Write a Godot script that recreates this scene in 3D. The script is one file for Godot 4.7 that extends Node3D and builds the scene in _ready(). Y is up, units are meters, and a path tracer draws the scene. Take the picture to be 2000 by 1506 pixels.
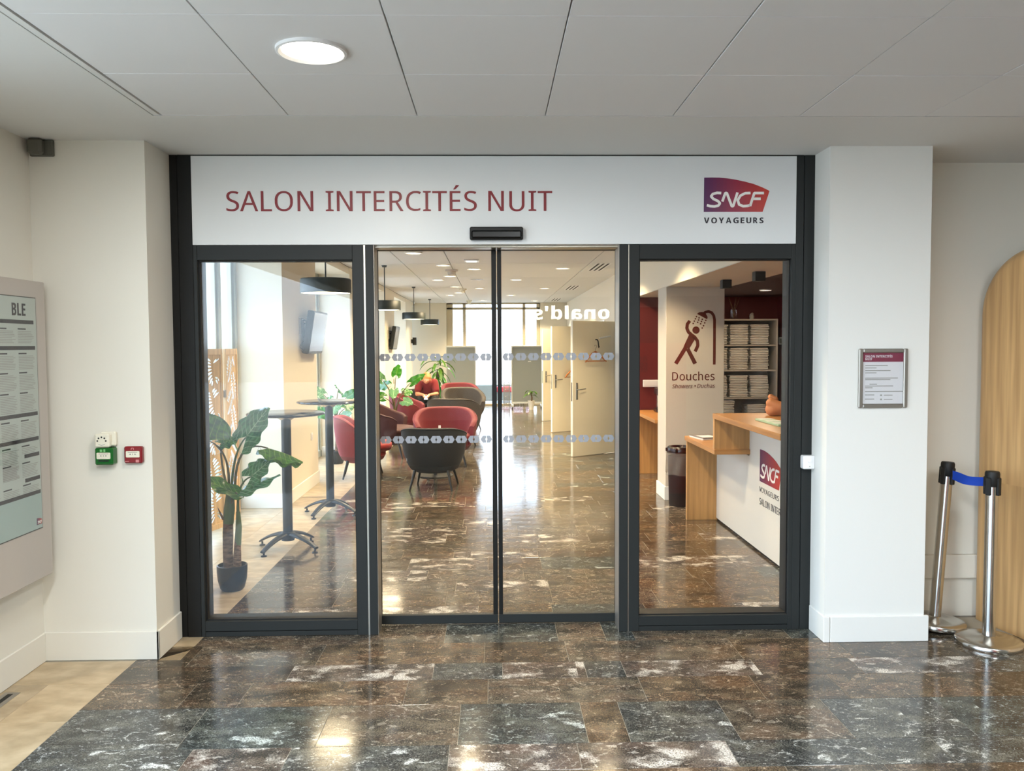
extends Node3D
# Entrance of a station lounge: vestibule in front (z > 0), glazed sliding door in the plane z = 0, lounge behind it (z < 0). Metres, y up.

const H := 2.632        # vestibule ceiling
const HL := 2.74        # lounge ceiling
const CAM := Vector3(0.0, 1.6, 4.524)

var M := {}
var taken := {}
var rng := RandomNumberGenerator.new()


# ---------------------------------------------------------------- mesh builder
class MB:
	var v := PackedVector3Array()
	var n := PackedVector3Array()
	var t := PackedVector2Array()
	var c := PackedColorArray()
	var i := PackedInt32Array()
	var xf := Transform3D()
	var col := Color.WHITE

	func vert(p: Vector3, nn: Vector3, uv := Vector2.ZERO) -> int:
		v.append(xf * p)
		n.append((xf.basis * nn).normalized())
		t.append(uv)
		c.append(col)
		return v.size() - 1

	func face(a: int, b: int, d: int) -> void:   # counter-clockwise seen from outside
		i.append(a)
		i.append(d)
		i.append(b)

	func quad(a: Vector3, b: Vector3, cc: Vector3, d: Vector3) -> void:
		var nn := (b - a).cross(d - a)
		if nn.length_squared() < 1e-16:
			nn = (cc - b).cross(d - b)
		nn = nn.normalized()
		var lu := a.distance_to(b)
		var lv := a.distance_to(d)
		var k := vert(a, nn, Vector2(0, 0))
		vert(b, nn, Vector2(lu, 0))
		vert(cc, nn, Vector2(lu, lv))
		vert(d, nn, Vector2(0, lv))
		face(k, k + 1, k + 2)
		face(k, k + 2, k + 3)

	func tri(a: Vector3, b: Vector3, d: Vector3) -> void:
		var nn := (b - a).cross(d - a).normalized()
		var k := vert(a, nn, Vector2(a.x, a.y))
		vert(b, nn, Vector2(b.x, b.y))
		vert(d, nn, Vector2(d.x, d.y))
		face(k, k + 1, k + 2)

	func oquad(a: Vector3, b: Vector3, cc: Vector3, d: Vector3, mid: Vector3) -> void:
		if (b - a).cross(cc - a).dot((a + cc) * 0.5 - mid) < 0.0:
			quad(a, d, cc, b)
		else:
			quad(a, b, cc, d)

	func otri(a: Vector3, b: Vector3, d: Vector3, mid: Vector3) -> void:
		if (b - a).cross(d - a).dot((a + b + d) / 3.0 - mid) < 0.0:
			tri(a, d, b)
		else:
			tri(a, b, d)

	func box(lo: Vector3, hi: Vector3) -> MB:
		quad(Vector3(lo.x, lo.y, hi.z), Vector3(hi.x, lo.y, hi.z), Vector3(hi.x, hi.y, hi.z), Vector3(lo.x, hi.y, hi.z))
		quad(Vector3(hi.x, lo.y, lo.z), Vector3(lo.x, lo.y, lo.z), Vector3(lo.x, hi.y, lo.z), Vector3(hi.x, hi.y, lo.z))
		quad(Vector3(hi.x, lo.y, hi.z), Vector3(hi.x, lo.y, lo.z), Vector3(hi.x, hi.y, lo.z), Vector3(hi.x, hi.y, hi.z))
		quad(Vector3(lo.x, lo.y, lo.z), Vector3(lo.x, lo.y, hi.z), Vector3(lo.x, hi.y, hi.z), Vector3(lo.x, hi.y, lo.z))
		quad(Vector3(lo.x, hi.y, hi.z), Vector3(hi.x, hi.y, hi.z), Vector3(hi.x, hi.y, lo.z), Vector3(lo.x, hi.y, lo.z))
		quad(Vector3(lo.x, lo.y, lo.z), Vector3(hi.x, lo.y, lo.z), Vector3(hi.x, lo.y, hi.z), Vector3(lo.x, lo.y, hi.z))
		return self

	func cbox(lo: Vector3, hi: Vector3, r: float) -> MB:   # a box with chamfered edges
		var mid := (lo + hi) * 0.5
		var p := {}
		for s in 8:
			var full := Vector3(hi.x if s & 1 else lo.x, hi.y if s & 2 else lo.y, hi.z if s & 4 else lo.z)
			var inn := Vector3(hi.x - r if s & 1 else lo.x + r, hi.y - r if s & 2 else lo.y + r, hi.z - r if s & 4 else lo.z + r)
			p[s] = [Vector3(full.x, inn.y, inn.z), Vector3(inn.x, full.y, inn.z), Vector3(inn.x, inn.y, full.z)]
		for k in 3:
			var a1 := 1 << ((k + 1) % 3)
			var a2 := 1 << ((k + 2) % 3)
			for sg in 2:
				var b0: int = (1 << k) * sg
				oquad(p[b0][k], p[b0 | a1][k], p[b0 | a1 | a2][k], p[b0 | a2][k], mid)
		for m in 3:
			var k1 := (m + 1) % 3
			var k2 := (m + 2) % 3
			for q in 4:
				var b0: int = ((1 << k1) if q & 1 else 0) | ((1 << k2) if q & 2 else 0)
				var b1: int = b0 | (1 << m)
				oquad(p[b0][k1], p[b1][k1], p[b1][k2], p[b0][k2], mid)
		for s in 8:
			otri(p[s][0], p[s][1], p[s][2], mid)
		return self

	# rows x columns of points, smooth; wrap joins the last column to the first
	func grid(rows: Array, wrap := false, flip := false, su := 1.0, sv := 1.0) -> MB:
		var nr := rows.size()
		var nc: int = rows[0].size()
		var base := v.size()
		for r in nr:
			for q in nc:
				var q0 := q - 1
				var q1 := q + 1
				if wrap:
					q0 = (q0 + nc) % nc
					q1 = q1 % nc
				else:
					q0 = maxi(q0, 0)
					q1 = mini(q1, nc - 1)
				var du: Vector3 = rows[r][q1] - rows[r][q0]
				var dv: Vector3 = rows[mini(r + 1, nr - 1)][q] - rows[maxi(r - 1, 0)][q]
				var nn := du.cross(dv)
				if nn.length_squared() < 1e-18:
					var r2 := 1 if r == 0 else nr - 2
					du = rows[r2][q1] - rows[r2][q0]
					nn = du.cross(dv)
				if flip:
					nn = -nn
				vert(rows[r][q], nn.normalized() if nn.length_squared() > 1e-20 else Vector3.UP, Vector2(su * q / float(maxi(nc - 1, 1)), sv * r / float(maxi(nr - 1, 1))))
		for r in nr - 1:
			for q in (nc if wrap else nc - 1):
				var a := base + r * nc + q
				var b := base + r * nc + (q + 1) % nc
				var d := a + nc
				var e := b + nc
				if flip:
					face(a, d, e)
					face(a, e, b)
				else:
					face(a, b, e)
					face(a, e, d)
		return self

	func tube(path: Array, rad: Variant, seg := 8, caps := true) -> MB:
		var rows := []
		var up := Vector3.UP
		var d0: Vector3 = (path[1] - path[0]).normalized()
		if absf(d0.dot(up)) > 0.95:
			up = Vector3.RIGHT
		var side := d0.cross(up).normalized()
		for k in path.size():
			var d: Vector3 = (path[mini(k + 1, path.size() - 1)] - path[maxi(k - 1, 0)]).normalized()
			side = (side - d * side.dot(d)).normalized()
			var other := side.cross(d)
			var rr: float = rad[k] if rad is Array else rad
			var row := PackedVector3Array()
			for q in seg:
				var a := TAU * q / seg
				row.append(path[k] + (side * cos(a) - other * sin(a)) * rr)
			rows.append(row)
		grid(rows, true)
		if caps:
			for e in [0, path.size() - 1]:
				var d2: Vector3 = (path[0] - path[1]) if e == 0 else (path[e] - path[e - 1])
				for q in seg:
					otri(path[e], rows[e][q], rows[e][(q + 1) % seg], path[e] - d2)
		return self

	# profile of (radius, height) points turned about the y axis
	func lathe(prof: Array, seg := 24) -> MB:
		var sn := []
		for k in prof.size() - 1:
			var d: Vector2 = (prof[k + 1] - prof[k]).normalized()
			sn.append(Vector2(d.y, -d.x))
		for k in prof.size() - 1:
			var na: Vector2 = sn[k]
			var nb: Vector2 = sn[k]
			if k > 0 and sn[k - 1].dot(sn[k]) > 0.7:
				na = (sn[k - 1] + sn[k]).normalized()
			if k < sn.size() - 1 and sn[k + 1].dot(sn[k]) > 0.7:
				nb = (sn[k + 1] + sn[k]).normalized()
			var base := v.size()
			for q in seg + 1:
				var a := TAU * q / seg
				var dir := Vector3(cos(a), 0, -sin(a))
				var p: Vector2 = prof[k]
				var p2: Vector2 = prof[k + 1]
				vert(dir * p.x + Vector3.UP * p.y, dir * na.x + Vector3.UP * na.y, Vector2(q / float(seg), p.y))
				vert(dir * p2.x + Vector3.UP * p2.y, dir * nb.x + Vector3.UP * nb.y, Vector2(q / float(seg), p2.y))
			for q in seg:
				var a2 := base + q * 2
				face(a2, a2 + 2, a2 + 3)
				face(a2, a2 + 3, a2 + 1)
		return self

	# polygon in x, y pushed out along z
	func prism(poly: PackedVector2Array, z0: float, z1: float) -> MB:
		var area := 0.0
		for k in poly.size():
			var a := poly[k]
			var b := poly[(k + 1) % poly.size()]
			area += a.x * b.y - b.x * a.y
		if area < 0.0:
			poly = poly.duplicate()
			poly.reverse()
		var tr := Geometry2D.triangulate_polygon(poly)
		for k in range(0, tr.size(), 3):
			var a := poly[tr[k]]
			var b := poly[tr[k + 1]]
			var d := poly[tr[k + 2]]
			if (b - a).cross(d - a) < 0.0:
				var sw := b
				b = d
				d = sw
			tri(Vector3(a.x, a.y, z1), Vector3(b.x, b.y, z1), Vector3(d.x, d.y, z1))
			tri(Vector3(a.x, a.y, z0), Vector3(d.x, d.y, z0), Vector3(b.x, b.y, z0))
		for k in poly.size():
			var a := poly[k]
			var b := poly[(k + 1) % poly.size()]
			quad(Vector3(a.x, a.y, z0), Vector3(b.x, b.y, z0), Vector3(b.x, b.y, z1), Vector3(a.x, a.y, z1))
		return self

	func stroke(line: Array, w: float, z0: float, z1: float, round_ends := true) -> MB:
		for pg in Geometry2D.offset_polyline(PackedVector2Array(line), w * 0.5, Geometry2D.JOIN_ROUND, Geometry2D.END_ROUND if round_ends else Geometry2D.END_BUTT):
			prism(pg, z0, z1)
		return self

	func disc(r: float, y: float, up := true, seg := 28) -> MB:
		for q in seg:
			var a := TAU * q / seg
			var b := TAU * (q + 1) / seg
			var p := Vector3(cos(a) * r, y, -sin(a) * r)
			var p2 := Vector3(cos(b) * r, y, -sin(b) * r)
			if up:
				tri(Vector3(0, y, 0), p, p2)
			else:
				tri(Vector3(0, y, 0), p2, p)
		return self

	func mesh() -> ArrayMesh:
		var a := []
		a.resize(Mesh.ARRAY_MAX)
		a[Mesh.ARRAY_VERTEX] = v
		a[Mesh.ARRAY_NORMAL] = n
		a[Mesh.ARRAY_TEX_UV] = t
		a[Mesh.ARRAY_COLOR] = c
		a[Mesh.ARRAY_INDEX] = i
		var m := ArrayMesh.new()
		m.add_surface_from_arrays(Mesh.PRIMITIVE_TRIANGLES, a)
		return m


# ---------------------------------------------------------------- scene helpers
func numbered(parent: Node, called: String) -> String:
	var key := str(parent.get_instance_id()) + called
	var k: int = taken.get(key, 0)
	taken[key] = k + 1
	return called if k == 0 else "%s_%03d" % [called, k]


func tag(o: Node, label: String, category: String, group := "", kind := "") -> Node:
	o.set_meta("label", label)
	o.set_meta("category", category)
	if group:
		o.set_meta("group", group)
	if kind:
		o.set_meta("kind", kind)
	return o


func thing(called: String, label: String, category: String, at := Vector3.ZERO, turn := 0.0, group := "", kind := "") -> Node3D:
	var o := Node3D.new()
	o.name = numbered(self, called)
	add_child(o, true)
	o.position = at
	o.rotation.y = turn
	tag(o, label, category, group, kind)
	return o


func part(parent: Node, called: String, mb: Variant, mat: Material, label := "", kind := "") -> MeshInstance3D:
	var o := MeshInstance3D.new()
	o.name = numbered(parent, called)
	o.mesh = mb.mesh() if mb is MB else mb
	o.material_override = mat
	parent.add_child(o, true)
	if label:
		o.set_meta("label", label)
	if kind:
		o.set_meta("kind", kind)
	return o


func solo(called: String, mb: MB, mat: Material, label: String, category: String, group := "", kind := "") -> MeshInstance3D:
	var o := part(self, called, mb, mat)
	tag(o, label, category, group, kind)
	return o


func dup(src: Node3D, at: Vector3, turn: float, label: String) -> Node3D:
	var o: Node3D = src.duplicate()
	o.name = numbered(self, String(src.name).rstrip("0123456789").rstrip("_"))
	add_child(o, true)
	o.position = at
	o.rotation.y = turn
	o.set_meta("label", label)
	return o


func letters(parent: Node, called: String, words: String, centre: Vector3, size: Vector2, axes: Basis, mat: Material, bold := false, slant := 0.0, depth := 0.002) -> MeshInstance3D:
	var tm := TextMesh.new()
	var f := SystemFont.new()
	f.font_names = PackedStringArray(["Droid Sans"])
	f.font_weight = 700 if bold else 400
	tm.font = f
	tm.font_size = 64
	tm.pixel_size = 0.01
	tm.depth = 0.01
	tm.curve_step = 1.0
	tm.text = words
	var bb := tm.get_aabb()
	var o := MeshInstance3D.new()
	o.name = numbered(parent, called)
	o.mesh = tm
	o.material_override = mat
	var sx := size.x / bb.size.x
	var sy := (size.y / bb.size.y) if size.y > 0.0 else sx
	var b := Basis(axes.x * sx, axes.y * sy + axes.x * (slant * sy), axes.z * (depth / 0.01))
	o.transform = Transform3D(b, centre - b * bb.get_center())
	parent.add_child(o, true)
	return o


func front() -> Basis:
	return Basis(Vector3.RIGHT, Vector3.UP, Vector3.BACK)


func light_area(parent: Node, at: Vector3, size: float, energy: float, col: Color) -> void:
	var l := AreaLight3D.new()
	l.name = numbered(parent, "lamp_light")
	l.area_size = Vector2(size, size)
	l.light_energy = energy
	l.light_color = col
	l.area_range = 30.0
	l.area_attenuation = 2.0
	l.shadow_enabled = true
	parent.add_child(l, true)
	l.position = at
	l.rotation.x = -PI / 2


# a downlight's beam: recessed fittings throw little light sideways
func light_beam(parent: Node, at: Vector3, size: float, energy: float, col: Color) -> void:
	var l := SpotLight3D.new()
	l.name = numbered(parent, "lamp_light")
	l.spot_angle = 64.0
	l.spot_angle_attenuation = 0.35
	l.spot_range = 30.0
	l.spot_attenuation = 2.0
	l.light_size = size
	l.light_energy = energy
	l.light_color = col
	l.shadow_enabled = true
	parent.add_child(l, true)
	l.position = at
	l.rotation.x = -PI / 2


# surface nets round tapered capsules joined by a smooth minimum
func nets(mb: MB, bones: Array, cell: float, k: float, grow := 0.0) -> MB:
	var lo := Vector3.ONE * 1e9
	var hi := -lo
	for b in bones:
		var r: float = maxf(b[2], b[3]) + grow + cell * 3.0 + k
		lo = lo.min((b[0] as Vector3).min(b[1]) - Vector3.ONE * r)
		hi = hi.max((b[0] as Vector3).max(b[1]) + Vector3.ONE * r)
	var sx := int((hi.x - lo.x) / cell) + 2
	var sy := int((hi.y - lo.y) / cell) + 2
	var sz := int((hi.z - lo.z) / cell) + 2
	var f := PackedFloat32Array()
	f.resize(sx * sy * sz)
	f.fill(10.0)
	for b in bones:
		var a: Vector3 = b[0]
		var e: Vector3 = b[1]
		var ra: float = b[2] + grow
		var rb: float = b[3] + grow
		var rr := maxf(ra, rb) + cell * 2.0 + k
		var l0 := ((a.min(e) - Vector3.ONE * rr - lo) / cell).floor()
		var l1 := ((a.max(e) + Vector3.ONE * rr - lo) / cell).ceil()
		var d := e - a
		var dd := maxf(d.length_squared(), 1e-9)
		for z in range(maxi(int(l0.z), 0), mini(int(l1.z) + 1, sz)):
			for y in range(maxi(int(l0.y), 0), mini(int(l1.y) + 1, sy)):
				for x in range(maxi(int(l0.x), 0), mini(int(l1.x) + 1, sx)):
					var p := lo + Vector3(x, y, z) * cell
					var s := clampf((p - a).dot(d) / dd, 0.0, 1.0)
					var val := p.distance_to(a + d * s) - lerpf(ra, rb, s)
					var at := (z * sy + y) * sx + x
					var old := f[at]
					var hh := clampf(0.5 + 0.5 * (old - val) / k, 0.0, 1.0)
					f[at] = lerpf(old, val, hh) - k * hh * (1.0 - hh)
	var ids := {}
	var base := mb.v.size()
	var strides := [1, sx, sx * sy]
	for z in sz - 1:
		for y in sy - 1:
			var row := (z * sy + y) * sx
			for x in sx - 1:
				var o := row + x
				var m := 0
				for q in 8:
					if f[o + (q & 1) + ((q >> 1) & 1) * sx + (q >> 2) * sx * sy] < 0.0:
						m |= 1 << q
				if m == 0 or m == 255:
					continue
				var sum := Vector3.ZERO
				var cnt := 0
				for q in 8:
					for ax in 3:
						if q & (1 << ax):
							continue
						var q2: int = q | (1 << ax)
						if ((m >> q) & 1) == ((m >> q2) & 1):
							continue
						var fa := f[o + (q & 1) + ((q >> 1) & 1) * sx + (q >> 2) * sx * sy]
						var fb := f[o + (q2 & 1) + ((q2 >> 1) & 1) * sx + (q2 >> 2) * sx * sy]
						var pa := Vector3(q & 1, (q >> 1) & 1, q >> 2)
						var pb := Vector3(q2 & 1, (q2 >> 1) & 1, q2 >> 2)
						sum += pa.lerp(pb, fa / (fa - fb))
						cnt += 1
				var p2 := lo + (Vector3(x, y, z) + sum / cnt) * cell
				var g := Vector3(f[o + 1] - f[o], f[o + sx] - f[o], f[o + sx * sy] - f[o])
				ids[o] = mb.vert(p2, g.normalized())
	for o in ids:
		for ax in 3:
			var s1: int = strides[(ax + 1) % 3]
			var s2: int = strides[(ax + 2) % 3]
			var fa: float = f[o]
			var fb: float = f[o + strides[ax]]
			if (fa < 0.0) == (fb < 0.0):
				continue
			if not (ids.has(o - s1) and ids.has(o - s2) and ids.has(o - s1 - s2)):
				continue
			if fa < 0.0:
				mb.face(ids[o - s1 - s2], ids[o - s2], ids[o])
				mb.face(ids[o - s1 - s2], ids[o], ids[o - s1])
			else:
				mb.face(ids[o - s1 - s2], ids[o], ids[o - s2])
				mb.face(ids[o - s1 - s2], ids[o - s1], ids[o])
	return mb


func _ready() -> void:
	# ---- camera, sky, exposure
	var yaw := 0.0236
	var pitch := -0.0484
	var roll := 0.00504
	var fwd := Vector3(sin(yaw) * cos(pitch), sin(pitch), -cos(yaw) * cos(pitch))
	var r0 := Vector3(cos(yaw), 0, sin(yaw))
	var u0 := r0.cross(fwd)
	var cam := Camera3D.new()
	cam.name = "camera"
	cam.fov = rad_to_deg(2.0 * atan(753.0 / 1612.0))
	cam.near = 0.05
	cam.far = 200.0
	cam.transform = Transform3D(Basis(r0 * cos(roll) - u0 * sin(roll), u0 * cos(roll) + r0 * sin(roll), -fwd), CAM)
	add_child(cam)
	cam.current = true
	var env := Environment.new()
	env.background_mode = Environment.BG_SKY
	var sm := ProceduralSkyMaterial.new()      # a bright, even, overcast sky
	sm.sky_top_color = Color(0.76, 0.88, 1.0)
	sm.sky_horizon_color = Color(0.86, 0.94, 1.0)
	sm.ground_horizon_color = Color(0.62, 0.63, 0.63)
	sm.ground_bottom_color = Color(0.5, 0.5, 0.5)
	sm.sky_curve = 0.2
	env.sky = Sky.new()
	env.sky.sky_material = sm
	env.background_energy_multiplier = SKY
	env.tonemap_mode = Environment.TONE_MAPPER_LINEAR
	env.tonemap_exposure = 1.12
	env.sdfgi_enabled = true
	env.ssao_enabled = true
	env.ssil_enabled = true
	var we := WorldEnvironment.new()
	we.name = "world_environment"
	we.environment = env
	add_child(we)
	var sun := DirectionalLight3D.new()      # veiled sun from behind the building: it lights the street and enters no window
	sun.name = "sun"
	sun.light_color = Color(1.0, 0.97, 0.92)
	sun.light_energy = SUN
	sun.light_angular_distance = 4.0
	sun.shadow_enabled = true
	sun.transform = Transform3D(Basis.looking_at(Vector3(-0.55, -0.75, -0.45)), Vector3(0, 20, 0))
	add_child(sun)
	rng.seed = 77
	make_materials()
	# ---- large structure
	build_floor()
	build_vestibule()
	build_lounge_shell()
	build_reception_shell()
	build_entrance()
	build_hall()
	build_outside()
	# ---- lamps
	build_lamps()
	# ---- things in the vestibule
	build_signs()
	build_wall_boxes()
	build_stanchions()
	build_booth()
	# ---- things in the lounge
	build_plants()
	build_bar_tables()
	build_screen()
	build_chairs()
	build_person()
	build_televisions()
	build_boards_and_doors()
	build_reception()


const SKY := 8.0
const SUN := 8.0
const HALL_LAMP := 2.1
const VEST_LAMP := 2.0
const LOUNGE_LAMP := 6.0
const PENDANT_LAMP := 0.7


# ---------------------------------------------------------------- materials
func mat(key: String, col: Color, rough := 0.6, metal := 0.0, spec := 0.5) -> StandardMaterial3D:
	var m := StandardMaterial3D.new()
	m.resource_name = key
	m.albedo_color = col
	m.roughness = rough
	m.metallic = metal
	m.metallic_specular = spec
	M[key] = m
	return m


func glow(key: String, col: Color, energy: float) -> StandardMaterial3D:
	var m := mat(key, Color(0.9, 0.9, 0.88), 0.5)
	m.emission_enabled = true
	m.emission = col
	m.emission_energy_multiplier = energy
	return m


func noise(sd: int, freq: float, kind: int, fractal: int, octaves: int, warp := 0.0) -> FastNoiseLite:
	var f := FastNoiseLite.new()
	f.seed = sd
	f.frequency = freq
	f.noise_type = kind
	f.fractal_type = fractal
	f.fractal_octaves = octaves
	if warp > 0.0:
		f.domain_warp_enabled = true
		f.domain_warp_amplitude = warp
		f.domain_warp_frequency = freq * 1.3
		f.domain_warp_fractal_octaves = 3
	return f


func grey(f: FastNoiseLite, n: int) -> PackedByteArray:
	var im := f.get_image(n, n, false, false, true)
	im.convert(Image.FORMAT_L8)
	return im.get_data()


# value below which a share of the bytes lies
func share_at(d: PackedByteArray, share: float) -> int:
	var h := PackedInt32Array()
	h.resize(256)
	for p in range(0, d.size(), 7):
		h[d[p]] += 1
	var left := share * d.size() / 7.0
	for q in 256:
		left -= h[q]
		if left <= 0.0:
			return q
	return 255


# 0 where a byte is at the share lo, 1 at the share hi, as a table
func ramp(d: PackedByteArray, lo: float, hi: float, most: float) -> PackedFloat32Array:
	var a := float(share_at(d, lo))
	var b := float(share_at(d, hi))
	var t := PackedFloat32Array()
	for q in 256:
		t.append(clampf((q - a) / (b - a if absf(b - a) > 0.5 else 0.5 * signf(hi - lo)), 0.0, 1.0) * most)
	return t


# polished breccia: clouded ground in two hues, hair veins, a web round crushed fragments, pale flecks and white drifts
func marble(sd: int, n: int, dark: Color, mid: Color, other: Color, vein: Color, web: float, bold: float, flecks: float, drifts: float) -> ImageTexture:
	var cloud := grey(noise(sd, 0.008, FastNoiseLite.TYPE_SIMPLEX_SMOOTH, FastNoiseLite.FRACTAL_FBM, 5, 40.0), n)
	var hue := grey(noise(sd + 9, 0.005, FastNoiseLite.TYPE_SIMPLEX_SMOOTH, FastNoiseLite.FRACTAL_FBM, 4, 50.0), n)
	var v1 := grey(noise(sd + 1, 0.009, FastNoiseLite.TYPE_SIMPLEX_SMOOTH, FastNoiseLite.FRACTAL_RIDGED, 2, 55.0), n)
	var v2 := grey(noise(sd + 2, 0.020, FastNoiseLite.TYPE_SIMPLEX_SMOOTH, FastNoiseLite.FRACTAL_RIDGED, 3, 34.0), n)
	var cn := noise(sd + 3, 0.05, FastNoiseLite.TYPE_CELLULAR, FastNoiseLite.FRACTAL_NONE, 1, 26.0)
	cn.cellular_return_type = FastNoiseLite.RETURN_DISTANCE2_SUB
	cn.domain_warp_frequency = 0.03
	var edge := grey(cn, n)
	var cf := noise(sd + 3, 0.05, FastNoiseLite.TYPE_CELLULAR, FastNoiseLite.FRACTAL_NONE, 1, 26.0)
	cf.cellular_return_type = FastNoiseLite.RETURN_CELL_VALUE
	cf.domain_warp_frequency = 0.03
	var frag := grey(cf, n)
	var drift := grey(noise(sd + 4, 0.006, FastNoiseLite.TYPE_SIMPLEX_SMOOTH, FastNoiseLite.FRACTAL_FBM, 5, 60.0), n)
	var fine := grey(noise(sd + 5, 0.16, FastNoiseLite.TYPE_SIMPLEX_SMOOTH, FastNoiseLite.FRACTAL_FBM, 3), n)
	var t1 := ramp(v1, 0.955, 0.99, bold)
	var t2 := ramp(v2, 0.91, 0.99, web)
	var te := ramp(edge, 0.16, 0.02, 0.55 * web)
	var ti := ramp(edge, 0.12, 0.30, flecks)
	var tf := share_at(frag, 0.97)
	var td := ramp(drift, 1.0 - drifts, 1.0 - drifts * 0.1, 1.0)
	var tk := ramp(cloud, 0.05, 0.95, 1.0)
	var th := ramp(hue, 0.35, 0.85, 0.8)
	var tm := ramp(hue, 0.1, 0.7, 1.0)
	var outb := PackedByteArray()
	outb.resize(n * n * 3)
	for p in n * n:
		var fi := fine[p] - 128
		var k := clampf(tk[cloud[p]] * 0.6 + 0.2 + fi / 170.0, 0.0, 1.0)
		var mask := tm[hue[p]]
		var w := maxf(t1[v1[p]], t2[v2[p]] * (0.25 + 0.75 * mask))
		w = maxf(w, te[edge[p]] * mask)
		if frag[p] > tf:
			w = maxf(w, ti[edge[p]])
		if drifts > 0.0:
			w = maxf(w, td[drift[p]] * clampf(1.2 - t2[v2[p]] - te[edge[p]] * 1.4 + fi / 90.0, 0.1, 1.0))
		w = clampf(w * (0.88 + fi / 260.0), 0.0, 1.0)
		var c := dark.lerp(mid, k).lerp(other, th[hue[p]] * (0.5 + 0.5 * k)).lerp(vein, w)
		outb[p * 3] = int(255.0 * c.r)
		outb[p * 3 + 1] = int(255.0 * c.g)
		outb[p * 3 + 2] = int(255.0 * c.b)
	return ImageTexture.create_from_image(Image.create_from_data(n, n, false, Image.FORMAT_RGB8, outb))


func two_tone(sd: int, n: int, fx: float, fy: float, a: Color, b: Color, octaves := 4) -> ImageTexture:
	var f := noise(sd, 1.0, FastNoiseLite.TYPE_SIMPLEX_SMOOTH, FastNoiseLite.FRACTAL_FBM, octaves)
	var outb := PackedByteArray()
	outb.resize(n * n * 3)
	for y in n:
		for x in n:
			var k := clampf(0.5 + f.get_noise_2d(x * fx, y * fy) * 0.9, 0.0, 1.0)
			var p := (y * n + x) * 3
			outb[p] = int(255.0 * lerpf(a.r, b.r, k))
			outb[p + 1] = int(255.0 * lerpf(a.g, b.g, k))
			outb[p + 2] = int(255.0 * lerpf(a.b, b.b, k))
	return ImageTexture.create_from_image(Image.create_from_data(n, n, false, Image.FORMAT_RGB8, outb))


func leaf_texture(sd: int, base: Color, vein: Color) -> ImageTexture:
	var n := 256
	var f := noise(sd, 0.02, FastNoiseLite.TYPE_SIMPLEX_SMOOTH, FastNoiseLite.FRACTAL_FBM, 3)
	var im := Image.create(n, n, false, Image.FORMAT_RGB8)
	for y in n:
		for x in n:
			var across := x / float(n)            # 0 at the midrib, 1 at the margin
			var along := y / float(n)
			var s := (along - across * 0.22) * 9.0
			var line := absf(s - roundf(s)) / 9.0
			var k := clampf(1.0 - line / (0.012 * (1.3 - across)), 0.0, 1.0) * 0.75
			k = maxf(k, clampf(1.0 - across / 0.05, 0.0, 1.0))
			var sh := 1.0 + f.get_noise_2d(x, y) * 0.35
			im.set_pixel(x, y, (base * sh).lerp(vein, k))
	return ImageTexture.create_from_image(im)


func wood(key: String, sd: int, a: Color, b: Color, rough: float, along: Vector3) -> void:
	var m := mat(key, Color.WHITE, rough)
	m.albedo_texture = M["wood_tex_x"] if along == Vector3.RIGHT else M["wood_tex_y"]
	m.albedo_color = a
	m.uv1_triplanar = true
	m.uv1_scale = Vector3.ONE * 0.45
	m.uv1_offset = Vector3(sd * 0.37, sd * 0.21, sd * 0.13)


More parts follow.
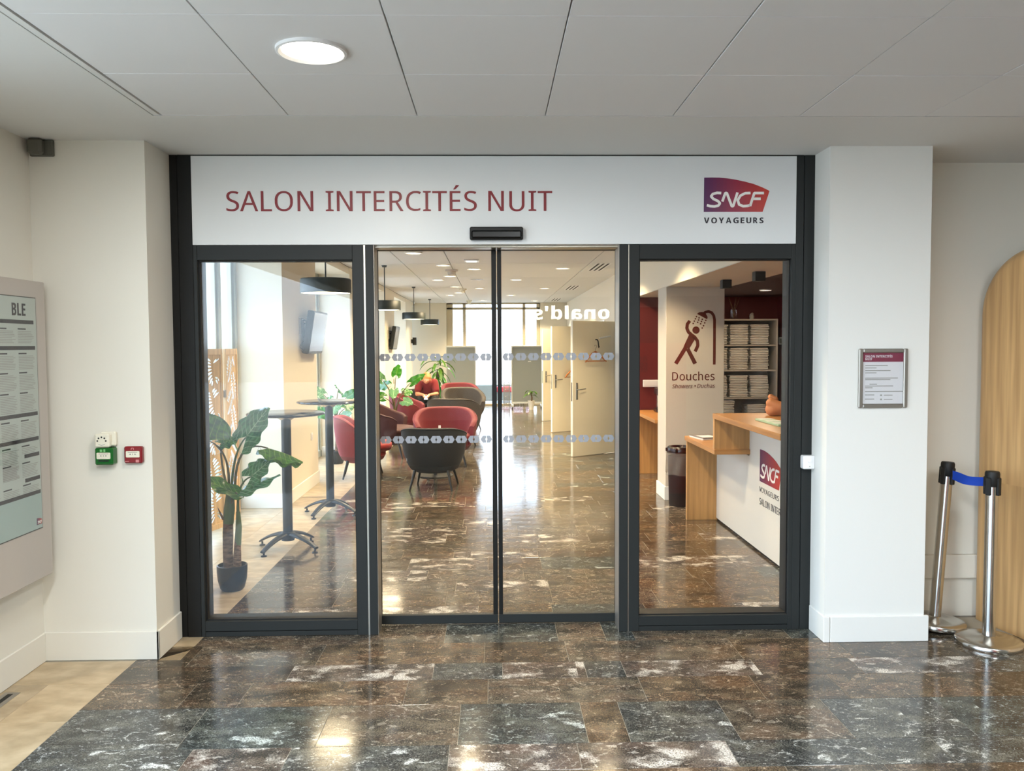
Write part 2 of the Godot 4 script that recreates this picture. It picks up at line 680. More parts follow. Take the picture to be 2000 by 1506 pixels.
func make_materials() -> void:
	# walls, ceilings
	for d in [["wall_paint", Color(0.86, 0.845, 0.80), 0.7], ["wall_white", Color(0.88, 0.88, 0.86), 0.7], ["ceiling_paint", Color(0.84, 0.84, 0.83), 0.75], ["panel_paint", Color(0.86, 0.86, 0.86), 0.7], ["lounge_wall", Color(0.87, 0.84, 0.77), 0.7], ["maroon_paint", Color(0.33, 0.07, 0.07), 0.6], ["dark_red", Color(0.20, 0.055, 0.055), 0.7], ["pillar_grey", Color(0.78, 0.75, 0.70), 0.75]]:
		var m := mat(d[0], d[1], d[2])
		m.heightmap_enabled = true
		m.heightmap_texture = M["plaster_tex"] if M.has("plaster_tex") else plaster()
		m.heightmap_scale = 0.05
		m.uv1_triplanar = true
		m.uv1_world_triplanar = true
		m.uv1_scale = Vector3.ONE * 1.5
	# floor
	var brown := marble(11, 1024, Color(0.17, 0.155, 0.135), Color(0.45, 0.41, 0.345), Color(0.37, 0.30, 0.24), Color(0.80, 0.76, 0.69), 0.85, 0.8, 0.45, 0.0)
	var slate := marble(47, 1024, Color(0.15, 0.15, 0.145), Color(0.42, 0.415, 0.375), Color(0.21, 0.215, 0.21), Color(0.86, 0.86, 0.83), 0.9, 0.8, 0.2, 0.08)
	var pale := marble(83, 1024, Color(0.16, 0.14, 0.125), Color(0.44, 0.395, 0.35), Color(0.35, 0.285, 0.245), Color(0.86, 0.835, 0.79), 0.8, 0.9, 0.6, 0.42)
	var k := 0
	for tx in [brown, brown, slate, slate, pale, brown]:
		var m := mat("marble_%d" % k, [Color(1, 1, 1), Color(0.86, 0.83, 0.80), Color(1, 1, 1), Color(0.90, 0.93, 0.94), Color(1, 1, 1), Color(1.0, 0.95, 0.90)][k], 0.16)
		m.albedo_texture = tx
		m.roughness_texture = M["smear_tex"] if M.has("smear_tex") else smear()
		m.roughness_texture_channel = BaseMaterial3D.TEXTURE_CHANNEL_RED
		m.roughness = 0.19
		k += 1
	for q in 3:
		var m := mat("limestone_%d" % q, [Color(1, 1, 1), Color(0.93, 0.91, 0.88), Color(1.0, 0.97, 0.92)][q], 0.3)
		m.albedo_texture = M["stone_tex"] if M.has("stone_tex") else stone()
	mat("joint", Color(0.62, 0.59, 0.53), 0.8)
	# metals and frames
	mat("frame_grey", Color(0.145, 0.155, 0.153), 0.5, 0.0, 0.35)
	mat("frame_dark", Color(0.085, 0.085, 0.08), 0.5, 0.0, 0.35)
	mat("black_plastic", Color(0.03, 0.03, 0.03), 0.3)
	mat("black_matt", Color(0.045, 0.045, 0.043), 0.6)
	mat("gasket", Color(0.015, 0.015, 0.015), 0.6)
	mat("steel", Color(0.78, 0.77, 0.75), 0.22, 1.0)
	mat("brushed", Color(0.70, 0.68, 0.64), 0.35, 1.0)
	mat("alu", Color(0.62, 0.60, 0.57), 0.4, 0.8)
	mat("gap_dark", Color(0.10, 0.095, 0.09), 0.9)
	# signs
	mat("sign_white", Color(0.86, 0.87, 0.87), 0.35)
	mat("sign_red", Color(0.50, 0.085, 0.12), 0.4)
	mat("ink", Color(0.13, 0.12, 0.16), 0.5)
	mat("logo_white", Color(0.93, 0.92, 0.90), 0.4)
	var lg := mat("logo_gradient", Color.WHITE, 0.35)
	lg.vertex_color_use_as_albedo = true
	mat("brown_ink", Color(0.36, 0.15, 0.11), 0.5)
	mat("plum", Color(0.50, 0.16, 0.27), 0.4)
	mat("paper", Color(0.86, 0.86, 0.87), 0.5)
	mat("paper_grey", Color(0.70, 0.74, 0.71), 0.4)
	mat("print_grey", Color(0.60, 0.60, 0.58), 0.6)
	mat("case_grey", Color(0.72, 0.69, 0.66), 0.45, 0.2)
	mat("green_box", Color(0.05, 0.36, 0.11), 0.25)
	mat("red_box", Color(0.50, 0.09, 0.12), 0.3)
	mat("ivory", Color(0.88, 0.86, 0.79), 0.4)
	mat("white_plastic", Color(0.90, 0.90, 0.90), 0.35)
	mat("sensor_grey", Color(0.36, 0.355, 0.32), 0.6)
	mat("belt_blue", Color(0.03, 0.24, 0.66), 0.6)
	# glass
	for d in [["glass", Color(0.02, 0.03, 0.03, 0.008)], ["case_glass", Color(0.1, 0.12, 0.11, 0.03)], ["solar_glass", Color(0.05, 0.055, 0.055, 0.05)]]:
		var g := mat(d[0], d[1], 0.0, 0.0, 0.36)
		g.transparency = BaseMaterial3D.TRANSPARENCY_ALPHA
	var fr := mat("frost", Color(0.60, 0.61, 0.635, 0.84), 0.6)
	fr.transparency = BaseMaterial3D.TRANSPARENCY_ALPHA
	var li := mat("liner", Color(0.55, 0.53, 0.50, 0.35), 0.4)
	li.transparency = BaseMaterial3D.TRANSPARENCY_ALPHA
	# wood
	M["wood_tex_y"] = two_tone(5, 512, 0.09, 0.0036, Color(0.84, 0.82, 0.80), Color(1, 1, 1))
	M["wood_tex_x"] = two_tone(6, 512, 0.0036, 0.09, Color(0.84, 0.82, 0.80), Color(1, 1, 1))
	wood("oak", 1, Color(0.79, 0.60, 0.37), Color.WHITE, 0.35, Vector3.UP)
	wood("oak_top", 2, Color(0.74, 0.53, 0.30), Color.WHITE, 0.3, Vector3.RIGHT)
	wood("booth_wood", 3, Color(0.84, 0.68, 0.47), Color.WHITE, 0.4, Vector3.UP)
	wood("pine", 4, Color(0.95, 0.82, 0.62), Color.WHITE, 0.5, Vector3.UP)
	wood("hanger_wood", 5, Color(0.80, 0.48, 0.22), Color.WHITE, 0.35, Vector3.RIGHT)
	# cloth
	for d in [["velvet_red", Color(0.40, 0.075, 0.115), 0.55], ["velvet_wine", Color(0.22, 0.075, 0.085), 0.5], ["velvet_coral", Color(0.52, 0.11, 0.13), 0.55], ["velvet_black", Color(0.055, 0.062, 0.07), 0.6], ["velvet_taupe", Color(0.19, 0.16, 0.13), 0.5]]:
		var m := mat(d[0], d[1], 0.75)
		m.rim_enabled = true
		m.rim = d[2]
		m.rim_tint = 0.6
		m.heightmap_enabled = true
		m.heightmap_texture = M["plaster_tex"]
		m.heightmap_scale = 0.1
		m.uv1_triplanar = true
		m.uv1_scale = Vector3.ONE * 3.0
	mat("leg_wood", Color(0.07, 0.05, 0.045), 0.4)
	mat("towel", Color(0.76, 0.74, 0.70), 0.9)
	mat("towel_edge", Color(0.70, 0.68, 0.64), 0.9)
	mat("shelf_grey", Color(0.60, 0.57, 0.53), 0.6)
	mat("bag_tan", Color(0.74, 0.48, 0.30), 0.6)
	mat("booklet_green", Color(0.62, 0.72, 0.60), 0.5)
	mat("counter_white", Color(0.88, 0.87, 0.84), 0.3)
	mat("door_paint", Color(0.93, 0.89, 0.79), 0.35)
	mat("door_edge", Color(0.90, 0.88, 0.82), 0.35)
	mat("board_grey", Color(0.50, 0.51, 0.49), 0.6)
	mat("board_frame", Color(0.78, 0.78, 0.75), 0.4, 0.2)
	mat("tv_body", Color(0.06, 0.09, 0.095), 0.35)
	mat("tv_screen", Color(0.30, 0.31, 0.31), 0.18)
	mat("lamp_teal", Color(0.10, 0.135, 0.13), 0.5)
	mat("table_metal", Color(0.07, 0.08, 0.08), 0.4)
	mat("window_frame", Color(0.66, 0.68, 0.64), 0.45, 0.2)
	mat("window_beige", Color(0.74, 0.69, 0.58), 0.5)
	mat("window_gap", Color(0.08, 0.09, 0.10), 0.6)
	# plants
	for d in [["leaf_dark", Color(0.27, 0.43, 0.10), Color(0.60, 0.70, 0.34), 1], ["leaf_blue", Color(0.31, 0.50, 0.35), Color(0.80, 0.90, 0.78), 2], ["leaf_bright", Color(0.13, 0.40, 0.07), Color(0.50, 0.66, 0.26), 3]]:
		var m := mat(d[0], Color.WHITE, 0.24)
		m.albedo_texture = leaf_texture(d[3], d[1], d[2])
		m.backlight_enabled = true
		m.backlight = Color(0.5, 0.55, 0.25)
		m.cull_mode = BaseMaterial3D.CULL_DISABLED
	mat("stem_green", Color(0.27, 0.34, 0.14), 0.5)
	mat("stem_olive", Color(0.33, 0.29, 0.13), 0.5)
	var bark := mat("bark", Color.WHITE, 0.9)
	bark.albedo_texture = two_tone(9, 128, 0.02, 0.12, Color(0.26, 0.18, 0.12), Color(0.50, 0.38, 0.28))
	mat("soil", Color(0.10, 0.07, 0.05), 0.95)
	mat("pot_black", Color(0.035, 0.035, 0.035), 0.35)
	mat("pot_white", Color(0.88, 0.86, 0.80), 0.4)
	# person
	var sk := mat("skin", Color(0.80, 0.55, 0.42), 0.55)
	sk.subsurf_scatter_enabled = true
	sk.subsurf_scatter_strength = 0.15
	mat("hair_blond", Color(0.66, 0.45, 0.22), 0.55)
	mat("shirt_red", Color(0.46, 0.10, 0.12), 0.85)
	mat("trousers_black", Color(0.045, 0.04, 0.042), 0.85)
	# lamps
	glow("lamp_cool", Color(1.0, 0.96, 0.88), 9.0)
	glow("lamp_warm", Color(1.0, 0.93, 0.78), 9.0)
	glow("shop_letters", Color(1.0, 0.97, 0.86), 34.0)
	glow("exit_glow", Color(0.95, 1.0, 0.9), 1.5)
	glow("shelf_glow", Color(1.0, 0.72, 0.35), 3.0)
	mat("asphalt", Color(0.55, 0.56, 0.56), 0.9)
	mat("parapet", Color(0.24, 0.27, 0.27), 0.8)
	mat("bench_red", Color(0.55, 0.12, 0.16), 0.6)


func plaster() -> ImageTexture:
	M["plaster_tex"] = two_tone(21, 256, 0.06, 0.06, Color(0.35, 0.35, 0.35), Color(0.65, 0.65, 0.65))
	return M["plaster_tex"]


func smear() -> ImageTexture:
	M["smear_tex"] = two_tone(22, 256, 0.012, 0.03, Color(0.45, 0.45, 0.45), Color(0.95, 0.95, 0.95))
	return M["smear_tex"]


func stone() -> ImageTexture:
	M["stone_tex"] = two_tone(23, 512, 0.014, 0.02, Color(0.64, 0.575, 0.47), Color(0.76, 0.70, 0.60), 6)
	return M["stone_tex"]


# ---------------------------------------------------------------- floor
func tile_mesh(x0: float, x1: float, z0: float, z1: float, uv0: Vector2, su: float, sv: float, mb: MB, top := 0.0) -> MB:
	var g := 0.0008
	var b := 0.0008
	var p := [Vector3(x0 + g, top, z1 - g), Vector3(x1 - g, top, z1 - g), Vector3(x1 - g, top, z0 + g), Vector3(x0 + g, top, z0 + g)]
	var q := [Vector3(x0 + g + b, top, z1 - g - b), Vector3(x1 - g - b, top, z1 - g - b), Vector3(x1 - g - b, top, z0 + g + b), Vector3(x0 + g + b, top, z0 + g + b)]
	var k := mb.v.size()
	for e in 4:
		mb.vert(q[e], Vector3.UP, uv0 + Vector2((q[e].x - x0) * su, (q[e].z - z0) * sv))
	mb.face(k, k + 1, k + 2)
	mb.face(k, k + 2, k + 3)
	for e in 4:
		var f := (e + 1) % 4
		var lo0: Vector3 = p[e] - Vector3(0, 0.0007, 0)
		var lo1: Vector3 = p[f] - Vector3(0, 0.0007, 0)
		mb.quad(lo0, lo1, q[f], q[e])
		mb.quad(lo0 - Vector3(0, 0.003, 0), lo1 - Vector3(0, 0.003, 0), lo1, lo0)
	return mb


func build_floor() -> void:
	var fl := thing("floor", "polished dark breccia marble floor with a beige limestone border along the left", "floor", Vector3.ZERO, 0.0, "", "structure")
	part(fl, "bed", MB.new().box(Vector3(-4.2, -0.3, -18.0), Vector3(7.2, -0.0014, 13.4)), M.joint)
	var far := [MB.new(), MB.new(), MB.new()]
	var far_stone := MB.new()
	# [far z, near z, x joints read off, kinds]
	var rows := [[-0.17, 0.138, [-0.27, 0.35, 0.61, 0.77], [0, 3]], [0.138, 0.426, [-1.55, -0.9, -0.05, 0.38, 1.27], [1, 0, 5]], [0.426, 0.629, [-1.0, -0.3, 0.04, 0.45, 0.64], [1, 4, 2, 4, 2, 4]], [0.629, 0.904, [-1.41, -1.15, -0.41, -0.03, 0.69], [5, 1, 5, 1, 0]], [0.904, 1.28, [-1.27, -0.72, -0.15, 0.38, 0.55, 1.0], [2, 3, 0, 3, 5, 2, 0]], [1.28, 1.488, [-1.2, -0.81, -0.18, 0.33, 0.93], [2, 4, 2, 4, 4, 2]], [1.488, 1.80, [-1.5, -0.7, -0.1, 0.5, 1.1], [1, 5, 0]], [1.80, 2.05, [-1.2, -0.5, 0.2, 0.9], [2, 0, 3]]]
	var z := -0.17
	while z > -4.2:
		var d: float = [0.20, 0.27, 0.33, 0.24, 0.30][rng.randi() % 5]
		rows.append([z - d, z, [], []])
		z -= d
	for row in rows:
		var inside: bool = row[0] < -0.1
		var xl: float = -1.604 if inside else (-1.604 if row[1] < 0.35 else -1.833)
		var xr: float = 2.55 if inside else 3.4
		var xs: Array = [xl]
		for q in row[2]:
			if q > xl + 0.08:
				xs.append(q)
		var x: float = xs[-1]
		while x < xr - 0.25:
			x += rng.randf_range(0.38, 0.85)
			xs.append(minf(x, xr))
		if xs[-1] < xr:
			xs.append(xr)
		for q in xs.size() - 1:
			var kinds: Array = row[3]
			var kind: int = kinds[q % kinds.size()] if kinds.size() else [0, 1, 5, 0, 1, 3, 0, 5, 1, 4][rng.randi() % 10]
			var uv := Vector2(rng.randf() * 3.0, rng.randf() * 3.0)
			part(fl, "marble_tile", tile_mesh(xs[q], xs[q + 1], row[0], row[1], uv, 0.62, 0.95, MB.new()), M["marble_%d" % kind])
		# limestone border beside this row
	var stones := [[-2.3, -1.833, 0.335, 0.62], [-2.3, -2.12, 0.62, 1.5], [-2.12, -1.833, 0.62, 1.02], [-2.12, -1.833, 1.02, 1.5], [-2.3, -1.833, 1.5, 2.05], [-1.72, -1.604, -0.17, 0.15], [-1.72, -1.604, 0.15, 0.335]]
	z = -0.17
	while z > -4.2:
		var d := rng.randf_range(0.45, 0.62)
		stones.append([-2.06 - 0.0, -1.604, z - d, z])
		if z - d > -4.2:
			stones.append([-2.55, -2.06, z - d, z])
		z -= d
	for s in stones:
		part(fl, "limestone_tile", tile_mesh(s[0], s[1], s[2], s[3], Vector2(rng.randf(), rng.randf()), 0.8, 0.8, MB.new()), M["limestone_%d" % (rng.randi() % 3)])
	# past the tiles that can be told apart: the same tiles joined
	var far_z: float = rows[-1][0]
	z = far_z
	while z > -17.7:
		var d: float = [0.20, 0.27, 0.33, 0.24][rng.randi() % 4]
		var x := -1.604
		while x < 3.6:
			var w := rng.randf_range(0.5, 1.0)
			tile_mesh(x, x + w, z - d, z, Vector2(rng.randf() * 3.0, rng.randf() * 3.0), 0.62, 0.95, far[[0, 0, 1, 2, 0][rng.randi() % 5]])
			x += w
		z -= d
	z = -4.2
	while z > -17.7:
		tile_mesh(-2.06, -1.604, z - 0.55, z, Vector2(rng.randf(), rng.randf()), 0.8, 0.8, far_stone)
		tile_mesh(-2.55, -2.06, z - 0.55, z, Vector2(rng.randf(), rng.randf()), 0.8, 0.8, far_stone)
		z -= 0.55
	z = 2.05
	while z < 13.0:
		var d: float = [0.30, 0.38, 0.25][rng.randi() % 3]
		var x := -1.833
		while x < 6.9:
			var w := rng.randf_range(0.6, 1.1)
			tile_mesh(x, x + w, z, z + d, Vector2(rng.randf() * 3.0, rng.randf() * 3.0), 0.62, 0.95, far[[0, 1, 2][rng.randi() % 3]])
			x += w
		z += d
	for row in rows.slice(0, 8):
		tile_mesh(3.4, 6.9, row[0], row[1], Vector2(rng.randf() * 3.0, rng.randf() * 3.0), 0.3, 0.95, far[1])
	for zz in range(4):
		tile_mesh(-2.3, -1.833, 2.05 + zz * 0.6, 2.65 + zz * 0.6, Vector2(rng.randf(), rng.randf()), 0.8, 0.8, far_stone)
	for zz in range(14):
		tile_mesh(2.55, 3.6, -4.37 + zz * 0.3, -4.07 + zz * 0.3, Vector2(rng.randf() * 3.0, rng.randf() * 3.0), 0.62, 0.95, far[0])
	for q in 3:
		part(fl, "marble_tiles", far[q], [M.marble_0, M.marble_3, M.marble_5][q], "", "stuff")
	part(fl, "limestone_tiles", far_stone, M.limestone_0, "", "stuff")
	part(fl, "threshold", MB.new().box(Vector3(-0.645, -0.001, -0.19), Vector3(0.70, 0.0025, -0.178)), M.brushed)


func block(called: String, lo: Vector3, hi: Vector3, m: Material, label: String, category := "wall") -> Node:
	return solo(called, MB.new().box(lo, hi), m, label, category, "", "structure")


func base_strip(called: String, boxes: Array, m: Material, label: String) -> void:
	var mb := MB.new()
	for b in boxes:
		mb.cbox(b[0], b[1], 0.003)
	solo(called, mb, m, label, "baseboard", "", "structure")


# ---------------------------------------------------------------- vestibule
func build_vestibule() -> void:
	# ceiling: plain soffit, a sunk grid with lift-out panels, a double slot down the left
	var ce := thing("ceiling", "white vestibule ceiling of square lift-out panels with a plain border", "ceiling", Vector3.ZERO, 0.0, "", "structure")
	part(ce, "slab", MB.new().box(Vector3(-2.6, H + 0.03, -0.28), Vector3(7.2, H + 0.25, 13.2)), M.gap_dark)
	part(ce, "soffit", MB.new().box(Vector3(-2.6, H, -0.28), Vector3(7.2, H + 0.03, 0.752)), M.ceiling_paint)
	part(ce, "soffit", MB.new().box(Vector3(-2.6, H, 0.752), Vector3(-1.507, H + 0.03, 13.2)), M.ceiling_paint)
	part(ce, "slot_trim", MB.new().box(Vector3(-1.500, H - 0.001, 0.765), Vector3(-1.473, H + 0.03, 13.2)), M.ceiling_paint)
	var xs := [-1.466, -0.905, -0.331, 0.245, 0.822, 1.398, 1.975, 2.55, 3.126]
	for r in 4:
		var z0 := 0.757 + r * 0.5645
		for q in 8:
			var lift := rng.randf_range(0.0, 0.0015)
			var tilt := rng.randf_range(0.0, 0.0012)
			var mb := MB.new()
			mb.cbox(Vector3(xs[q] + 0.0018 + tilt, H + lift, z0 + 0.0018), Vector3(xs[q + 1] - 0.0018, H + lift + 0.022, z0 + 0.5627), 0.0015)
			part(ce, "ceiling_panel", mb, M.panel_paint)
	var rest := MB.new()
	for r in range(4, 22):
		for q in 8:
			rest.box(Vector3(xs[q] + 0.002, H, 0.757 + r * 0.5645 + 0.002), Vector3(xs[q + 1] - 0.002, H + 0.02, 0.757 + (r + 1) * 0.5645 - 0.002))
	part(ce, "ceiling_panels", rest, M.panel_paint, "", "stuff")
	part(ce, "soffit", MB.new().box(Vector3(3.13, H, 0.752), Vector3(7.2, H + 0.03, 13.2)), M.ceiling_paint)
	# walls
	block("wall_left", Vector3(-2.55, 0, 0.31), Vector3(-2.3, H, 1.5), M.wall_paint, "cream side wall behind the information case at the left edge")
	block("wall_front", Vector3(-2.55, 0, -0.28), Vector3(-1.73, H, 0.311), M.wall_paint, "cream wall pier left of the glazed entrance carrying the alarm boxes")
	block("wall_front", Vector3(1.7725, 0, -0.28), Vector3(2.313, H, 0.2), M.wall_white, "white pier right of the glazed entrance carrying the framed notice")
	block("wall_back", Vector3(2.313, 0, -0.30), Vector3(7.0, H, -0.195), M.wall_paint, "cream back wall in shade behind the two belt posts")
	base_strip("baseboard_left", [[Vector3(-2.3, 0, 0.31), Vector3(-1.717, 0.148, 0.322)], [Vector3(-1.73, 0, 0.004), Vector3(-1.717, 0.148, 0.322)], [Vector3(-2.301, 0, 0.322), Vector3(-2.288, 0.148, 1.5)]], M.wall_paint, "tall cream baseboard round the left wall pier")
	base_strip("baseboard_right", [[Vector3(1.802, 0, 0.195), Vector3(2.335, 0.14, 0.212)], [Vector3(1.765, 0, 0.004), Vector3(1.7995, 0.14, 0.212)]], M.wall_white, "tall white baseboard round the right pier")
	base_strip("trim_1", [[Vector3(2.313, 0.231, -0.195), Vector3(2.83, 0.368, -0.165)]], M.wall_paint, "low cream rail on the back wall behind the belt posts")
	var gr := thing("floor_vent", "narrow dark slot vent in the limestone at the foot of the left wall", "vent", Vector3(-2.235, 0.0, 0.85))
	part(gr, "frame", MB.new().cbox(Vector3(-0.035, 0.0, -0.14), Vector3(0.035, 0.003, 0.25), 0.001), M.alu)
	part(gr, "slot", MB.new().box(Vector3(-0.012, 0.003, -0.12), Vector3(0.012, 0.0036, 0.23)), M.gasket)


# ---------------------------------------------------------------- lounge shell
func build_lounge_shell() -> void:
	var ce := thing("ceiling", "beige lounge ceiling of large flush panels with thin dark joints", "ceiling", Vector3.ZERO, 0.0, "", "structure")
	part(ce, "slab", MB.new().box(Vector3(-2.6, HL + 0.03, -17.9), Vector3(3.7, HL + 0.25, -0.2)), M.gap_dark)
	var xs := [-2.06, -1.226, -0.578, 1.365, 2.02]
	var zs := [-0.2, -2.35, -4.68, -7.0, -9.33, -11.65, -13.97, -16.3, -17.7]
	for r in 8:
		for q in 4:
			part(ce, "ceiling_panel", MB.new().box(Vector3(xs[q] + 0.006, HL, zs[r + 1] + 0.006), Vector3(xs[q + 1] - 0.006, HL + 0.03, zs[r] - 0.006)), M.ceiling_paint)
	# window bays along the left, between deep piers
	var piers := [[-1.25, -0.2], [-5.21, -3.66], [-9.08, -7.53], [-12.95, -11.40], [-16.82, -15.27]]
	var k := 0
	for p in piers:
		var w := thing("wall_left", ["cream wall pier beside the entrance inside the lounge", "cream window pier behind the two bar tables", "cream window pier behind the coral tub chair", "cream window pier carrying the far television", "cream window pier nearest the end wall"][k], "wall", Vector3.ZERO, 0.0, "", "structure")
		part(w, "pier", MB.new().box(Vector3(-2.75, 0, p[0]), Vector3(-2.06, HL, p[1])), M.lounge_wall)
		part(w, "baseboard", MB.new().cbox(Vector3(-2.6, 0, p[0] - 0.012), Vector3(-2.048, 0.14, p[1] + 0.012), 0.003), M.wall_white)
		k += 1
	block("wall_left", Vector3(-2.75, 2.64, -17.54), Vector3(-2.066, HL - 0.001, -0.21), M.lounge_wall, "cream lintel running above the lounge window bays")
	block("wall_left", Vector3(-2.75, HL, -17.9), Vector3(-2.6, HL + 0.3, -0.2), M.lounge_wall, "cream upper edge of the lounge window wall")
	var bays := [[-3.66, -1.25], [-7.53, -5.21], [-11.40, -9.08], [-15.27, -12.95], [-17.6, -16.82]]
	k = 0
	for b in bays:
		var w := thing("window_%d" % (k + 1), ["full-height window behind the folding wooden screen", "full-height window in the second bay behind the coral chair", "full-height window in the third bay", "full-height window in the fourth bay by the far television", "narrow window in the corner by the end wall"][k], "window", Vector3.ZERO, 0.0, "", "structure")
		var fr := MB.new()
		var gp := MB.new()
		for e in [b[0] + 0.05, b[0] + 0.52, b[1] - 0.05]:
			if e > b[1] - 0.04:
				continue
			fr.cbox(Vector3(-2.60, 0.0, e - 0.05), Vector3(-2.50, 2.64, e + 0.012), 0.006)
			fr.cbox(Vector3(-2.60, 0.0, e + 0.03), Vector3(-2.52, 2.64, e + 0.055), 0.004)
			gp.box(Vector3(-2.60, 0.0, e + 0.012), Vector3(-2.53, 2.64, e + 0.03))
		fr.cbox(Vector3(-2.60, 0.0, b[0]), Vector3(-2.50, 0.10, b[1]), 0.006)
		fr.cbox(Vector3(-2.60, 2.56, b[0]), Vector3(-2.50, 2.64, b[1]), 0.006)
		part(w, "frame", fr, M.window_frame)
		part(w, "gasket", gp, M.window_gap)
		part(w, "pane", MB.new().box(Vector3(-2.565, 0.1, b[0] + 0.1), Vector3(-2.559, 2.56, b[1])), M.solar_glass)
		k += 1
	# end wall: beige part, then tall glazing, then beige
	block("wall_back", Vector3(-2.75, 0, -17.9), Vector3(-1.22, HL, -17.55), M.lounge_wall, "beige end wall behind the seated person")
	block("wall_back", Vector3(1.28, 0, -17.9), Vector3(3.7, HL, -17.55), M.lounge_wall, "beige end wall right of the tall end window")
	var ew := thing("window_6", "tall bright end window with beige mullions behind the grey boards", "window", Vector3.ZERO, 0.0, "", "structure")
	for m in [[-1.22, -1.05], [-0.785, -0.70], [0.815, 0.89], [1.185, 1.28]]:
		part(ew, "mullion", MB.new().cbox(Vector3(m[0], 0, -17.72), Vector3(m[1], HL, -17.58), 0.008), M.window_beige)
	part(ew, "rail", MB.new().cbox(Vector3(-1.22, 2.56, -17.72), Vector3(1.28, 2.62, -17.58), 0.008), M.window_beige)
	part(ew, "rail", MB.new().cbox(Vector3(-1.22, 2.70, -17.72), Vector3(1.28, HL, -17.58), 0.008), M.window_beige)
	part(ew, "sill", MB.new().cbox(Vector3(-1.22, 0.0, -17.75), Vector3(1.28, 0.05, -17.5), 0.006), M.window_beige)
	part(ew, "pane", MB.new().box(Vector3(-1.22, 0.05, -17.66), Vector3(1.28, 2.70, -17.654)), M.solar_glass)
	# right wall with three door openings; closets behind
	var wr := thing("wall_right", "cream right-hand lounge wall with three open door leaves", "wall", Vector3.ZERO, 0.0, "", "structure")
	var edges := [[-17.6, -13.40], [-12.40, -11.14], [-10.14, -7.80], [-6.80, -5.9]]
	for e in edges:
		part(wr, "wall_length", MB.new().box(Vector3(2.0, 0, e[0]), Vector3(2.15, HL, e[1])), M.lounge_wall)
	for e in [[-13.40, -12.40], [-11.14, -10.14], [-7.80, -6.80]]:
		part(wr, "wall_length", MB.new().box(Vector3(2.0, 2.0, e[0]), Vector3(2.15, HL, e[1])), M.lounge_wall)
		var fr := MB.new()
		fr.cbox(Vector3(1.985, 0, e[0] - 0.05), Vector3(2.16, 2.05, e[0]), 0.004)
		fr.cbox(Vector3(1.985, 0, e[1]), Vector3(2.16, 2.05, e[1] + 0.05), 0.004)
		fr.cbox(Vector3(1.985, 2.0, e[0]), Vector3(2.16, 2.05, e[1]), 0.004)
		part(wr, "door_frame", fr, M.door_edge)
	block("wall_right", Vector3(3.55, 0, -17.6), Vector3(3.7, HL, -5.7), M.lounge_wall, "cream wall inside the rooms behind the open doors")
	block("wall_right", Vector3(2.15, HL - 0.25, -17.6), Vector3(3.6, HL, -5.8), M.lounge_wall, "cream ceiling bulkhead over the rooms behind the doors")


# ---------------------------------------------------------------- reception corner
func build_reception_shell() -> void:
	var bh := thing("wall_right", "cream bulkhead with a pale soffit above the reception counter", "wall", Vector3.ZERO, 0.0, "", "structure")
	part(bh, "bulkhead", MB.new().box(Vector3(1.775, 2.195, -5.9), Vector3(2.42, HL, -0.3)), M.lounge_wall)
	part(bh, "soffit", MB.new().box(Vector3(1.775, 2.188, -5.7), Vector3(2.42, 2.195, -0.3)), M.pillar_grey)
	block("ceiling", Vector3(2.42, 2.19, -5.8), Vector3(3.7, 2.4, -0.3), M.dark_red, "dark red ceiling over the reception recess", "ceiling")
	block("wall_back", Vector3(1.775, 0, -5.9), Vector3(3.7, 2.19, -5.7), M.maroon_paint, "maroon back wall of the reception recess")
	block("wall_right", Vector3(3.55, 0, -5.7), Vector3(3.7, 2.19, -0.3), M.maroon_paint, "maroon side wall right of the towel shelves")
	var pl := thing("wall_pillar", "pale square pillar carrying the brown shower pictogram", "pillar", Vector3.ZERO, 0.0, "", "structure")
	part(pl, "shaft", MB.new().cbox(Vector3(1.775, 0, -4.29), Vector3(2.375, 2.19, -3.883), 0.004), M.pillar_grey)
	part(pl, "baseboard", MB.new().cbox(Vector3(1.763, 0, -4.30), Vector3(2.385, 0.14, -3.871), 0.003), M.wall_white)


